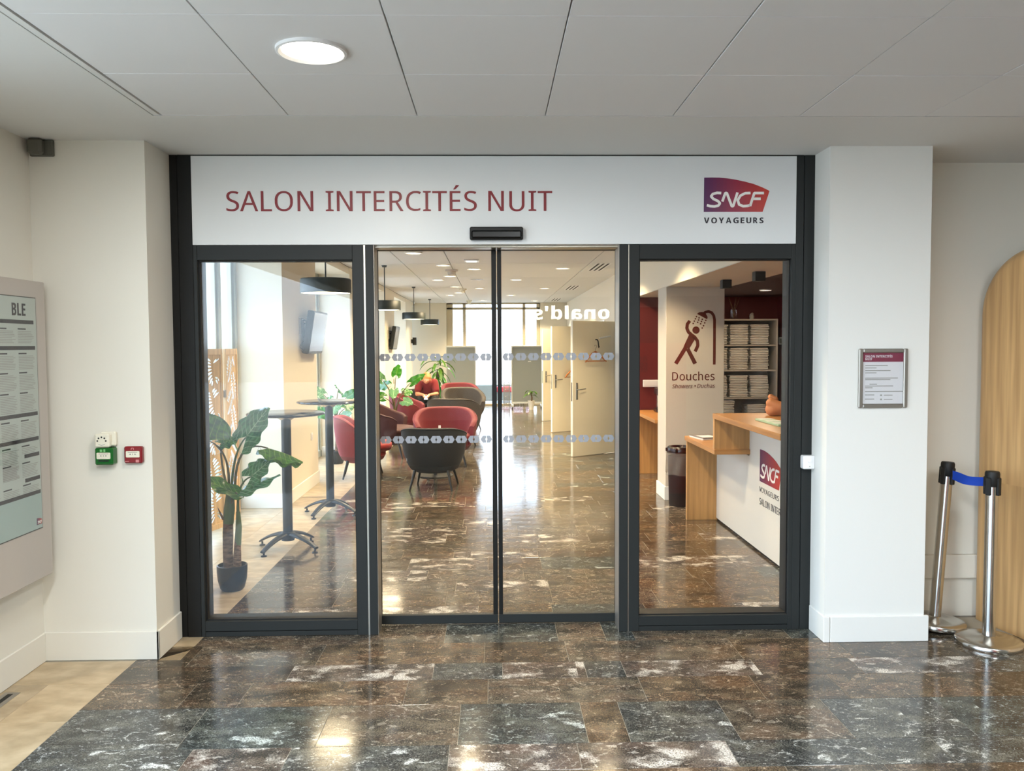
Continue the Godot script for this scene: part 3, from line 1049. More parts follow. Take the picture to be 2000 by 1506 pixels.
# ---------------------------------------------------------------- glazed entrance
func build_entrance() -> void:
	var e := thing("door_1", "dark grey metal entrance frame with two fixed glazed side panels", "door frame", Vector3.ZERO, 0.0, "", "structure")
	var z0 := -0.14
	# outer jambs, with the joint line seen in each
	part(e, "jamb", MB.new().cbox(Vector3(-1.735, 0, z0), Vector3(-1.690, H, -0.004), 0.002), M.frame_dark)
	part(e, "jamb", MB.new().cbox(Vector3(-1.688, 0, z0), Vector3(-1.613, H, 0.0), 0.002), M.frame_dark)
	part(e, "jamb", MB.new().cbox(Vector3(1.716, 0, z0), Vector3(1.775, H, -0.004), 0.002), M.frame_grey)
	part(e, "jamb", MB.new().cbox(Vector3(1.669, 0, z0), Vector3(1.712, H, 0.0), 0.002), M.frame_grey)
	part(e, "head", MB.new().box(Vector3(-1.613, 2.625, z0), Vector3(1.669, H, -0.002)), M.frame_dark)
	for s in [-1, 1]:
		var xa: float = -1.613 if s < 0 else 0.752
		var xb: float = -0.697 if s < 0 else 1.669
		var g0: float = -1.592 if s < 0 else 0.809
		var g1: float = -0.756 if s < 0 else 1.646
		part(e, "stile", MB.new().cbox(Vector3(xa, 0.0, z0), Vector3(g0, 2.149, 0.0), 0.002), M.frame_grey)
		part(e, "stile", MB.new().cbox(Vector3(g1, 0.0, z0), Vector3(xb, 2.149, 0.0), 0.002), M.frame_grey)
		part(e, "top_rail", MB.new().cbox(Vector3(g0, 2.069, z0), Vector3(g1, 2.149, 0.0), 0.002), M.frame_grey)
		part(e, "bottom_rail", MB.new().cbox(Vector3(g0, 0.031, z0), Vector3(g1, 0.086, 0.0), 0.002), M.frame_grey)
		part(e, "plinth", MB.new().cbox(Vector3(g0, 0.0, z0), Vector3(g1, 0.027, -0.003), 0.002), M.frame_grey)
		var ga := MB.new()
		for q in [[g0, 0.086, g0 + 0.006, 2.069], [g1 - 0.006, 0.086, g1, 2.069], [g0, 0.086, g1, 0.092], [g0, 2.063, g1, 2.069]]:
			ga.box(Vector3(q[0], q[1], -0.06), Vector3(q[2], q[3], -0.022))
		part(e, "gasket", ga, M.gasket)
		part(e, "pane", MB.new().box(Vector3(g0, 0.086, -0.045), Vector3(g1, 2.069, -0.037)), M.glass)
		# post beside the sliding leaves, parted by a bright seam
		var p0: float = -0.687 if s < 0 else 0.698
		var p1: float = -0.643 if s < 0 else 0.747
		part(e, "post", MB.new().cbox(Vector3(p0, 0, -0.125), Vector3(p1, 2.149, 0.0), 0.002), M.frame_grey)
		part(e, "seam", MB.new().box(Vector3(-0.697 if s < 0 else 0.747, 0.0, -0.12), Vector3(-0.687 if s < 0 else 0.752, 2.149, -0.004)), M.brushed)
		var r0: float = -0.643 if s < 0 else 0.696
		part(e, "reveal", MB.new().box(Vector3(r0 - 0.001, 0, -0.135), Vector3(r0 + 0.003, 2.149, -0.006)), M.alu)
	part(e, "track", MB.new().cbox(Vector3(-0.70, 2.137, -0.21), Vector3(0.76, 2.20, -0.04), 0.003), M.brushed)
	part(e, "operator_cover", MB.new().box(Vector3(-1.613, 2.149, -0.26), Vector3(1.669, HL, -0.05)), M.frame_dark)
	# sliding leaves
	var k := 0
	for s in [-1, 1]:
		var d := thing("door_%d" % (k + 2), ["left glass sliding door leaf with two rows of frosted hexagons", "right glass sliding door leaf with two rows of frosted hexagons"][k], "sliding door", Vector3.ZERO, 0.0, "", "structure")
		var a: float = -0.655 if s < 0 else 0.029
		var b: float = 0.024 if s < 0 else 0.706
		var g0: float = -0.641 if s < 0 else 0.053
		var g1: float = -0.003 if s < 0 else 0.699
		part(d, "bottom_rail", MB.new().cbox(Vector3(a, 0.008, -0.183), Vector3(b, 0.058, -0.147), 0.002), M.frame_grey)
		part(d, "top_rail", MB.new().cbox(Vector3(a, 2.135, -0.183), Vector3(b, 2.17, -0.147), 0.002), M.frame_grey)
		part(d, "stile", MB.new().cbox(Vector3(a, 0.058, -0.183), Vector3(g0, 2.135, -0.147), 0.002), M.frame_dark)
		part(d, "stile", MB.new().cbox(Vector3(g1, 0.058, -0.183), Vector3(b, 2.135, -0.147), 0.002), M.frame_dark)
		part(d, "pane", MB.new().box(Vector3(g0, 0.058, -0.169), Vector3(g1, 2.135, -0.161)), M.glass)
		for row in [1.536, 1.0675]:
			for q in 9:
				var cx: float = (-0.608 if s < 0 else 0.09) + q * 0.0714
				var hx := MB.new()
				for h in [-1, 1]:
					var pts := PackedVector2Array([Vector2(cx + 0.0335 * h, row), Vector2(cx + 0.021 * h, row + 0.0205), Vector2(cx + 0.0009 * h, row + 0.0205), Vector2(cx + 0.0009 * h, row + 0.009), Vector2(cx + 0.0058 * h, row), Vector2(cx + 0.0009 * h, row - 0.009), Vector2(cx + 0.0009 * h, row - 0.0205), Vector2(cx + 0.021 * h, row - 0.0205)])
					hx.prism(pts, -0.1608, -0.1602)
				part(d, "hexagon_sticker", hx, M.frost)
		k += 1


# ---------------------------------------------------------------- the hall behind the camera (seen only mirrored in the glass and as the light it lets in)
func build_hall() -> void:
	block("wall_left", Vector3(-2.55, 2.45, 1.5), Vector3(-2.3, H, 10.5), M.wall_paint, "cream wall strip over the wide street opening")
	block("wall_left", Vector3(-2.55, 0, 10.5), Vector3(-2.3, H, 13.0), M.wall_paint, "cream side wall further down the concourse")
	block("wall_right", Vector3(6.9, 0, -0.3), Vector3(7.15, H, 13.0), M.wall_paint, "cream far side wall of the concourse")
	block("wall_front", Vector3(-2.55, 0, 12.9), Vector3(0.3, H, 13.15), M.wall_paint, "cream shopfront wall across the concourse")
	block("wall_front", Vector3(0.3, 1.95, 12.9), Vector3(7.0, H, 13.15), M.frame_dark, "dark shop fascia across the concourse")
	block("wall_front", Vector3(0.3, 0, 12.95), Vector3(3.6, 1.95, 13.15), M.window_beige, "beige shopfront under the lit fascia across the concourse")
	block("wall_front", Vector3(3.6, 0, 12.9), Vector3(7.0, 1.95, 13.15), M.wall_paint, "cream wall under the shop fascia across the concourse")
	block("wall_pillar", Vector3(2.62, 0, 11.6), Vector3(3.5, H, 12.1), M.wall_paint, "square concourse pillar in front of the shop fascia", "pillar")
	var sg := thing("shop_sign", "white lit shop lettering on the dark fascia across the concourse", "shop sign", Vector3.ZERO)
	letters(sg, "lettering", "McDonald's", Vector3(2.2, 2.30, 12.86), Vector2(2.62, 0.30), Basis(Vector3.LEFT, Vector3.UP, Vector3.FORWARD), M.shop_letters, true, 0.0, 0.03)
	# red ticket panel
	var kp := thing("ticket_panel", "red ticket panel with dark lettering standing in the concourse", "ticket machine", Vector3(1.75, 0, 4.15))
	part(kp, "panel", MB.new().cbox(Vector3(-0.32, 0, 0.0), Vector3(0.32, 1.62, 0.25), 0.01), mat("kiosk_red", Color(0.78, 0.12, 0.14), 0.5))
	part(kp, "upper_panel", MB.new().cbox(Vector3(-0.32, 1.62, 0.0), Vector3(0.32, 2.0, 0.25), 0.01), M.maroon_paint)
	var q := 0
	for w in ["achat", "retrait", "\u00e9change"]:
		letters(kp, "lettering", w, Vector3(-0.10 - [0.26, 0.29, 0.33][q] * 0.5, 1.46 - q * 0.062, -0.002), Vector2([0.26, 0.29, 0.33][q], 0.0), Basis(Vector3.LEFT, Vector3.UP, Vector3.FORWARD), M.ink, true)
		q += 1


func build_outside() -> void:
	var g := solo("ground", MB.new().box(Vector3(-40, -0.4, -60), Vector3(40, -0.31, 40)), M.asphalt, "pale grey street surface outside the windows", "ground", "", "structure")
	g.position = Vector3.ZERO
	var pv := MB.new()
	pv.box(Vector3(-12, -0.31, -30), Vector3(-2.75, -0.06, 20))
	pv.box(Vector3(-12, -0.31, -30), Vector3(12, -0.06, -18.0))
	solo("pavement", pv, M.asphalt, "pale pavement outside the lounge windows", "pavement", "", "structure")
	solo("parapet", MB.new().cbox(Vector3(-4, -0.06, -20.6), Vector3(1.05, 0.42, -20.3), 0.02), M.parapet, "low grey parapet outside the end window", "wall", "", "structure")
	var b := thing("bench", "red bench outside the end window right of the middle mullion", "bench", Vector3(0.62, -0.06, -19.7))
	part(b, "seat", MB.new().cbox(Vector3(-0.5, 0.30, -0.2), Vector3(0.5, 0.46, 0.2), 0.02), M.bench_red)
	for x in [-0.4, 0.4]:
		part(b, "leg", MB.new().cbox(Vector3(x - 0.05, 0, -0.15), Vector3(x + 0.05, 0.30, 0.15), 0.01), M.black_matt)


# ---------------------------------------------------------------- lamps
func build_lamps() -> void:
	downlight("ceiling_light", "round recessed downlight glowing in the vestibule ceiling panel", Vector3(-0.624, H, 1.578), 0.122, VEST_LAMP, M.lamp_cool, Color(1, 0.95, 0.88), "")
	var row_of := ["second", "third", "fourth"]
	var file_of := ["sign side", "middle", "counter side"]
	for r in 3:
		for q in 3:
			downlight("ceiling_light", "round recessed concourse downlight, %s row from the entrance, %s" % [row_of[r], file_of[q]], Vector3([-1.2, 0.53, 2.26][q], H, [2.6, 3.25, 3.9][r]), 0.15, HALL_LAMP, M.lamp_cool, Color(0.95, 0.98, 1.0), "concourse downlights")
	var order := ["first", "second", "third", "fourth", "fifth", "sixth"]
	var files := ["file nearest the pendants", "second file from the pendants", "file beside the door stile", "file over the aisle", "file along the right wall"]
	var spots := [[-0.957, -5.67, 0, 0], [-0.928, -9.80, 1, 0], [-0.93, -14.11, 2, 0], [-0.683, -7.22, 0, 1], [-0.686, -9.03, 1, 1], [-0.697, -11.45, 2, 1], [-0.704, -13.25, 3, 1], [-0.25, -3.6, 0, 2], [-0.263, -7.81, 1, 2], [-0.247, -11.95, 2, 2], [-0.236, -16.32, 3, 2], [0.42, -1.3, 0, 3], [0.424, -9.81, 1, 3], [0.429, -14.19, 2, 3], [1.05, -3.0, 0, 4], [1.05, -5.3, 1, 4], [1.045, -7.73, 2, 4], [1.055, -12.01, 3, 4], [1.09, -16.57, 4, 4]]
	for p in spots:
		downlight("ceiling_light", "round lounge downlight, %s from the doors in the %s" % [order[p[2]], files[p[3]]], Vector3(p[0], HL, p[1]), 0.105, LOUNGE_LAMP, M.lamp_warm, Color(1, 0.90, 0.72), "lounge downlights")
	downlight("ceiling_light", "bright round downlight in the dark red reception ceiling", Vector3(2.954, 2.19, -4.36), 0.066, 1.5, M.lamp_cool, Color(1, 0.9, 0.75), "")
	var k := 0
	for p in [[-1.49, 2.075, -2.95], [-1.52, 2.11, -7.25], [-1.51, 2.115, -11.5], [-1.52, 2.115, -15.72]]:
		pendant(Vector3(p[0], p[1], p[2]), ["dark drum pendant lamp above the bar tables, nearest the entrance", "dark drum pendant lamp second from the entrance, half behind the door post", "dark drum pendant lamp third from the entrance", "dark drum pendant lamp furthest from the entrance"][k])
		k += 1


func downlight(called: String, label: String, at: Vector3, r: float, energy: float, glass: Material, col: Color, group: String) -> void:
	var o := thing(called, label, "ceiling light", at, 0.0, group)
	part(o, "trim_ring", MB.new().lathe([Vector2(r * 0.84, -0.004), Vector2(r * 0.93, -0.012), Vector2(r, -0.010), Vector2(r * 1.01, 0.0)], 32), M.white_plastic)
	part(o, "diffuser", MB.new().lathe([Vector2(r * 0.85, -0.003), Vector2(r * 0.6, -0.006), Vector2(0.0005, -0.007)], 32), glass)
	if group == "lounge downlights":
		light_beam(o, Vector3(0, -0.02, 0), r * 0.8, energy, col)
	else:
		light_area(o, Vector3(0, -0.014, 0), r * 1.77, energy, col)


func pendant(at: Vector3, label: String) -> void:
	var o := thing("pendant_lamp", label, "pendant lamp", at, 0.0, "drum pendants in the lounge")
	var r := 0.225
	part(o, "shade", MB.new().lathe([Vector2(r - 0.006, 0.008), Vector2(r - 0.006, 0.0), Vector2(r, 0.0), Vector2(r, 0.122), Vector2(r - 0.008, 0.13), Vector2(0.012, 0.13)], 40), M.lamp_teal)
	part(o, "diffuser", MB.new().lathe([Vector2(r - 0.007, 0.006), Vector2(r * 0.6, 0.002), Vector2(0.0005, 0.001)], 40), M.lamp_warm)
	part(o, "rod", MB.new().tube([Vector3(0, 0.13, 0), Vector3(0, HL - at.y, 0)], 0.007, 10), M.lamp_teal)
	part(o, "ceiling_rose", MB.new().lathe([Vector2(0.0005, HL - at.y - 0.025), Vector2(0.03, HL - at.y - 0.025), Vector2(0.04, HL - at.y)], 20), M.lamp_teal)
	light_area(o, Vector3(0, -0.006, 0), 0.30, PENDANT_LAMP, Color(1, 0.90, 0.72))


# ---------------------------------------------------------------- signs
func logo(parent: Node, at: Vector3, wide: float, tall: float, axes: Basis) -> void:
	var px := [[232, 180], [330, 178], [430, 180], [540, 190], [640, 206], [760, 231], [880, 263], [990, 306], [1078, 348], [1086, 360], [1000, 628], [228, 628]]
	var fx := wide / 858.0
	var fy := tall / 450.0
	var mb := MB.new()
	var pts := PackedVector2Array()
	for p in px:
		pts.append(Vector2((p[0] - 657) * fx, (403 - p[1]) * fy))
	var steps := 20
	for s in steps:      # the print runs from violet to red across the mark
		var x0 := -wide * 0.51 + wide * 1.02 * s / steps
		var x1 := -wide * 0.51 + wide * 1.02 * (s + 1) / steps
		var k := (s + 0.5) / steps
		var c: Color = Color(0.30, 0.10, 0.33).lerp(Color(0.55, 0.10, 0.24), k * 2.2) if k < 0.45 else Color(0.55, 0.10, 0.24).lerp(Color(0.74, 0.17, 0.10), minf((k - 0.45) * 2.0, 1.0))
		mb.col = c.srgb_to_linear()
		for pg in Geometry2D.intersect_polygons(pts, PackedVector2Array([Vector2(x0, -tall), Vector2(x1, -tall), Vector2(x1, tall), Vector2(x0, tall)])):
			mb.prism(pg, 0.0, 0.0015)
	var o := part(parent, "logo", mb, M.logo_gradient)
	o.transform = Transform3D(axes, at)
	var st := MB.new()
	var strokes := [[[455, 382], [400, 379], [345, 394], [322, 425], [352, 458], [412, 486], [440, 515], [418, 546], [365, 557], [310, 552], [268, 540]], [[470, 492], [508, 382], [528, 382], [594, 553], [612, 553], [668, 374]], [[838, 381], [770, 384], [706, 415], [672, 476], [690, 532], [742, 554], [800, 550], [836, 540]], [[834, 552], [888, 382], [1014, 382]], [[866, 457], [972, 457]]]
	for s in strokes:
		var line := []
		for p in s:
			line.append(Vector2((p[0] - 657) * fx, (403 - p[1]) * fy))
		st.stroke(line, 33.0 * fx, 0.0018, 0.0026, false)
	var o2 := part(o, "logo_letters", st, M.logo_white)
	o2.transform = Transform3D.IDENTITY


func build_signs() -> void:
	var s := thing("fascia_sign", "long white fascia sign over the entrance reading SALON INTERCIT\u00c9S NUIT", "sign", Vector3.ZERO)
	part(s, "panel", MB.new().cbox(Vector3(-1.612, 2.150, -0.05), Vector3(1.668, 2.625, 0.004), 0.0015), M.sign_white)
	letters(s, "lettering", "SALON INTERCIT\u00c9S NUIT", Vector3(-0.548, 2.398, 0.005), Vector2(1.757, 0.141), front(), M.sign_red)
	logo(s, Vector3(1.338, 2.416, 0.0042), 0.360, 0.186, front())
	var x := 1.160
	for ch in "VOYAGEURS":
		var w: float = {"V": 0.029, "O": 0.031, "Y": 0.028, "A": 0.030, "G": 0.029, "E": 0.021, "U": 0.027, "R": 0.024, "S": 0.022}[ch]
		letters(s, "lettering", ch, Vector3(x + w * 0.5, 2.277, 0.005), Vector2(w, 0.031), front(), M.ink, true)
		x += w + 0.0108
	var d := thing("motion_sensor", "black motion sensor bar on the sign above the sliding doors", "sensor", Vector3(0.026, 2.205, 0.004))
	part(d, "housing", MB.new().cbox(Vector3(-0.144, -0.034, 0), Vector3(0.144, 0.034, 0.045), 0.006), M.black_matt)
	part(d, "window", MB.new().cbox(Vector3(-0.135, -0.028, 0.04), Vector3(0.135, 0.014, 0.052), 0.008), M.black_plastic)
	# information case on the left wall
	var c := thing("information_case", "grey wall case with a dense printed notice at the left edge", "notice case", Vector3(-2.3, 0, 0))
	part(c, "case", MB.new().cbox(Vector3(0, 0.475, 0.385), Vector3(0.095, 1.922, 1.75), 0.004), M.case_grey)
	part(c, "gasket", MB.new().box(Vector3(0.095, 0.722, 0.470), Vector3(0.0962, 1.842, 1.66)), M.gasket)
	part(c, "poster", MB.new().box(Vector3(0.096, 0.727, 0.475), Vector3(0.0975, 1.838, 1.655)), M.paper_grey)
	part(c, "poster_foot", MB.new().box(Vector3(0.0975, 0.727, 0.475), Vector3(0.0979, 0.90, 1.655)), mat("paper_blue", Color(0.62, 0.70, 0.68), 0.45))
	var ax := Basis(Vector3.FORWARD, Vector3.UP, Vector3.RIGHT)
	letters(c, "lettering", "BLE", Vector3(0.0978, 1.780, 0.618), Vector2(0.11, 0.058), ax, M.ink, true)
	var bars := MB.new()
	for b in [[1.722, 0.497, 1.63], [1.600, 0.490, 1.63], [1.285, 0.486, 1.63], [1.165, 0.484, 1.63], [1.09, 0.484, 0.61], [0.975, 0.484, 0.61], [0.905, 0.482, 1.63]]:
		bars.box(Vector3(0.0975, b[0] - 0.009, b[1]), Vector3(0.0981, b[0] + 0.009, b[2]))
	part(c, "print_bar", bars, M.ink)
	var lines := MB.new()
	var heads := MB.new()
	for col in 4:
		var za := 0.495 + col * 0.155
		for blk in [[1.69, 1.62], [1.575, 1.50], [1.485, 1.40], [1.39, 1.30], [1.26, 1.18], [1.14, 1.105 if col == 0 else 1.0], [1.06, 0.99], [0.955, 0.92]]:
			heads.box(Vector3(0.0975, blk[0] - 0.004, za + 0.07), Vector3(0.0981, blk[0] + 0.002, za + 0.135))
			var y: float = blk[0] - 0.012
			while y > blk[1]:
				var cut := rng.randf_range(0.0, 0.03)
				lines.box(Vector3(0.0975, y - 0.0022, za + cut), Vector3(0.0980, y + 0.0008, za + 0.135))
				y -= 0.0075
	part(c, "print_lines", lines, M.print_grey, "", "stuff")
	part(c, "print_heading", heads, M.ink, "", "stuff")
	logo(c, Vector3(0.0981, 0.762, 0.502), 0.045, 0.032, ax)
	part(c, "pane", MB.new().box(Vector3(0.100, 0.722, 0.472), Vector3(0.103, 1.842, 1.66)), M.case_glass)
	# framed notice on the right pier
	var f := thing("framed_notice", "aluminium framed notice headed SALON INTERCIT\u00c9S NUIT on the right pier", "notice", Vector3(2.0655, 1.417, 0.2))
	var fr := MB.new()
	for q in [[-0.1315, -0.157, -0.1085, 0.157], [0.1085, -0.157, 0.1315, 0.157], [-0.1085, 0.135, 0.1085, 0.157], [-0.1085, -0.157, 0.1085, -0.135]]:
		fr.cbox(Vector3(q[0], q[1], 0), Vector3(q[2], q[3], 0.016), 0.005)
	part(f, "frame", fr, M.alu)
	part(f, "paper", MB.new().box(Vector3(-0.1085, -0.135, 0.002), Vector3(0.1085, 0.135, 0.005)), M.paper)
	part(f, "header", MB.new().box(Vector3(-0.1085, 0.087, 0.005), Vector3(0.1085, 0.135, 0.0054)), M.plum)
	letters(f, "lettering", "SALON INTERCIT\u00c9S", Vector3(-0.022, 0.1175, 0.0055), Vector2(0.145, 0.0), front(), M.paper, true, 0.0, 0.0008)
	letters(f, "lettering", "NUIT", Vector3(-0.0762, 0.1015, 0.0055), Vector2(0.037, 0.0), front(), M.paper, true, 0.0, 0.0008)
	var ln := MB.new()
	for q in [[0.068, 0.12], [0.055, 0.06], [0.041, 0.135], [0.029, 0.06], [0.001, 0.175], [-0.007, 0.135], [-0.041, 0.15], [-0.050, 0.04], [-0.07, 0.205], [-0.088, 0.05], [-0.110, 0.05]]:
		ln.box(Vector3(-0.094, q[0] - 0.0022, 0.005), Vector3(-0.094 + q[1], q[0] + 0.0022, 0.0056))
	ln.box(Vector3(-0.07, -0.0335, 0.005), Vector3(-0.03, -0.029, 0.0056))
	for q in [[-0.004, -0.09], [-0.004, -0.112]]:
		ln.box(Vector3(q[0] + 0.012, q[1] - 0.002, 0.005), Vector3(q[0] + 0.058, q[1] + 0.002, 0.0056))
		ln.box(Vector3(q[0] - 0.008, q[1] - 0.004, 0.005), Vector3(q[0] + 0.002, q[1] + 0.004, 0.0056))
	part(f, "print_lines", ln, M.print_grey, "", "stuff")
	part(f, "pane", MB.new().box(Vector3(-0.1085, -0.135, 0.008), Vector3(0.1085, 0.135, 0.010)), M.case_glass)


# ---------------------------------------------------------------- small boxes on the walls
func build_wall_boxes() -> void:
	var g := thing("detector_box", "small dark grey box high in the corner over the left pier", "sensor", Vector3(-2.229, 2.594, 0.311))
	part(g, "base", MB.new().cbox(Vector3(-0.058, -0.044, 0), Vector3(0.058, 0.036, 0.02), 0.004), M.sensor_grey)
	part(g, "body", MB.new().cbox(Vector3(-0.05, -0.042, 0.02), Vector3(0.022, 0.036, 0.065), 0.012), M.sensor_grey)
	var s := thing("alarm_sounder", "square white sounder with five dark holes above the green call point", "alarm", Vector3(-1.947, 1.134, 0.311))
	part(s, "base", MB.new().cbox(Vector3(-0.03, -0.03, 0), Vector3(0.046, 0.042, 0.025), 0.006), M.ivory)
	part(s, "body", MB.new().cbox(Vector3(-0.046, -0.034, 0.02), Vector3(0.026, 0.034, 0.055), 0.006), M.ivory)
	for k in 5:
		var a := PI * (0.98 - k * 0.24)
		var hm := MB.new()
		hm.xf = Transform3D(Basis(Vector3.RIGHT, PI / 2), Vector3(-0.010 + cos(a) * 0.021, -0.002 + sin(a) * 0.02, 0.0552))
		hm.disc(0.0045, 0.0, true, 12)
		part(s, "sound_hole", hm, M.black_matt)
	var tx := MB.new()
	tx.stroke([Vector2(-0.026, -0.018), Vector2(-0.010, -0.023), Vector2(0.006, -0.018)], 0.003, 0.0552, 0.0557)
	part(s, "print_mark", tx, M.print_grey)
	for q in 2:
		var c := thing("call_point", ["green manual call point under the white sounder", "red manual fire call point right of the green one"][q], "call point", Vector3([-1.949, -1.815][q], [1.0545, 1.0585][q], 0.311))
		var deep: float = [0.055, 0.03][q]
		part(c, "box", MB.new().cbox(Vector3(-0.045, -0.0425, 0), Vector3(0.045, 0.0425, deep), 0.006), [M.green_box, M.red_box][q])
		part(c, "glass_plate", MB.new().cbox(Vector3(-0.034, -0.012, deep - 0.001), Vector3(0.034, 0.02, deep + 0.002), 0.003), M.ivory)
		var mk := MB.new()
		mk.prism(PackedVector2Array([Vector2(-0.018, 0.004), Vector2(-0.010, 0.001), Vector2(-0.010, 0.007)]), deep + 0.002, deep + 0.0026)
		mk.prism(PackedVector2Array([Vector2(0.018, 0.004), Vector2(0.010, 0.007), Vector2(0.010, 0.001)]), deep + 0.002, deep + 0.0026)
		mk.stroke([Vector2(-0.001, 0.004), Vector2(0.001, 0.004)], 0.008, deep + 0.002, deep + 0.0026)
		mk.box(Vector3(-0.024, 0.013, deep + 0.002), Vector3(0.024, 0.015, deep + 0.0026))
		part(c, "print_mark", mk, M.ink)
		var wm: Material = [mat("mark_green", Color(0.45, 0.72, 0.45), 0.5), mat("mark_pink", Color(0.80, 0.52, 0.52), 0.5)][q]
		if q == 0:
			part(c, "white_mark", MB.new().box(Vector3(-0.018, 0.024, deep), Vector3(-0.006, 0.036, deep + 0.0006)), wm)
			part(c, "white_mark", MB.new().box(Vector3(0.0, 0.024, deep), Vector3(0.009, 0.037, deep + 0.0006)), wm)
		else:
			part(c, "white_mark", MB.new().stroke([Vector2(-0.008, 0.026), Vector2(-0.006, 0.035), Vector2(0.004, 0.035), Vector2(0.004, 0.026)], 0.003, deep, deep + 0.0006), wm)
			part(c, "white_mark", MB.new().box(Vector3(0.014, -0.038, deep), Vector3(0.030, -0.024, deep + 0.0006)), wm)
			part(c, "white_mark", MB.new().box(Vector3(-0.040, -0.034, deep), Vector3(-0.020, -0.031, deep + 0.0006)), wm)
		if q == 0:
			part(c, "finger_slot", MB.new().cbox(Vector3(-0.028, -0.026, deep - 0.001), Vector3(0.026, -0.017, deep + 0.001), 0.002), mat("slot_green", Color(0.02, 0.14, 0.04), 0.5))
	var w := thing("door_switch", "small white sensor box on the right frame post beside the pier", "switch", Vector3(1.752, 0.9485, 0.0))
	part(w, "box", MB.new().cbox(Vector3(-0.045, -0.037, 0), Vector3(0.02, 0.037, 0.05), 0.005), M.white_plastic)
	var lens := MB.new()
	lens.xf = Transform3D(Basis(Vector3.RIGHT, PI / 2), Vector3(-0.010, 0.010, 0.05))
	lens.lathe([Vector2(0.012, 0.0), Vector2(0.010, 0.005), Vector2(0.0005, 0.007)], 16)
	part(w, "lens", lens, M.white_plastic)
	var pin := MB.new()
	pin.xf = Transform3D(Basis(Vector3.RIGHT, PI / 2), Vector3(-0.010, -0.022, 0.0502))
	pin.disc(0.003, 0.0, true, 10)
	part(w, "screw", pin, M.print_grey)


# ---------------------------------------------------------------- belt posts
func make_stanchion(label: String, at: Vector3) -> Node3D:
	var o := thing("belt_post", label, "belt post", at, 0.0, "chrome belt posts by the wooden booth")
	part(o, "foot", MB.new().lathe([Vector2(0.0005, 0.0), Vector2(0.162, 0.0), Vector2(0.164, 0.004), Vector2(0.164, 0.022), Vector2(0.158, 0.030), Vector2(0.12, 0.036), Vector2(0.045, 0.042), Vector2(0.032, 0.05)], 48), M.steel)
	part(o, "pole", MB.new().lathe([Vector2(0.031, 0.04), Vector2(0.031, 0.85)], 32), M.steel)
	part(o, "head", MB.new().lathe([Vector2(0.031, 0.845), Vector2(0.036, 0.85), Vector2(0.036, 0.915), Vector2(0.032, 0.925), Vector2(0.0005, 0.927)], 32), M.black_matt)
	for k in 4:
		var a := k * PI / 2 + 0.5
		var mb := MB.new()
		mb.xf = Transform3D(Basis(Vector3.UP, a), Vector3.ZERO)
		mb.cbox(Vector3(-0.014, 0.80, 0.030), Vector3(0.014, 0.895, 0.042), 0.004)
		part(o, "belt_slot", mb, M.black_matt)
	return o


func build_stanchions() -> void:
	var b := make_stanchion("upright chrome belt post in front of the wooden booth", Vector3(2.632, 0, 0.262))
	var a := make_stanchion("leaning chrome belt post between the right pier and the upright one", Vector3(2.495, 0.0, -0.027))
	a.rotation.z = -0.066
	a.position.y = 0.012
	var mb := MB.new()
	var rows := []
	var p0 := Vector3(2.557, 0.868, 0.008)
	var p1 := Vector3(2.61, 0.865, 0.232)
	var top := PackedVector3Array()
	var low := PackedVector3Array()
	for e in 15:
		var k := e / 14.0
		var sag := sin(k * PI) * 0.012
		var wob := sin(k * 9.0) * 0.004
		var c := p0.lerp(p1, k) + Vector3(wob, -sag, 0)
		top.append(c + Vector3(0.006 * sin(k * 6.0), 0.024, 0))
		low.append(c + Vector3(-0.008 * sin(k * 5.0), -0.024, 0))
	rows = [low, top]
	mb.grid(rows)
	var back := []
	for r in [top, low]:
		var row := PackedVector3Array()
		for p in r:
			row.append(p + Vector3(0.003, 0, 0.001))
		back.append(row)
	mb.grid(back)
	var belt := part(a, "belt", mb, M.belt_blue, "short blue retractable belt")
	belt.transform = a.transform.affine_inverse()


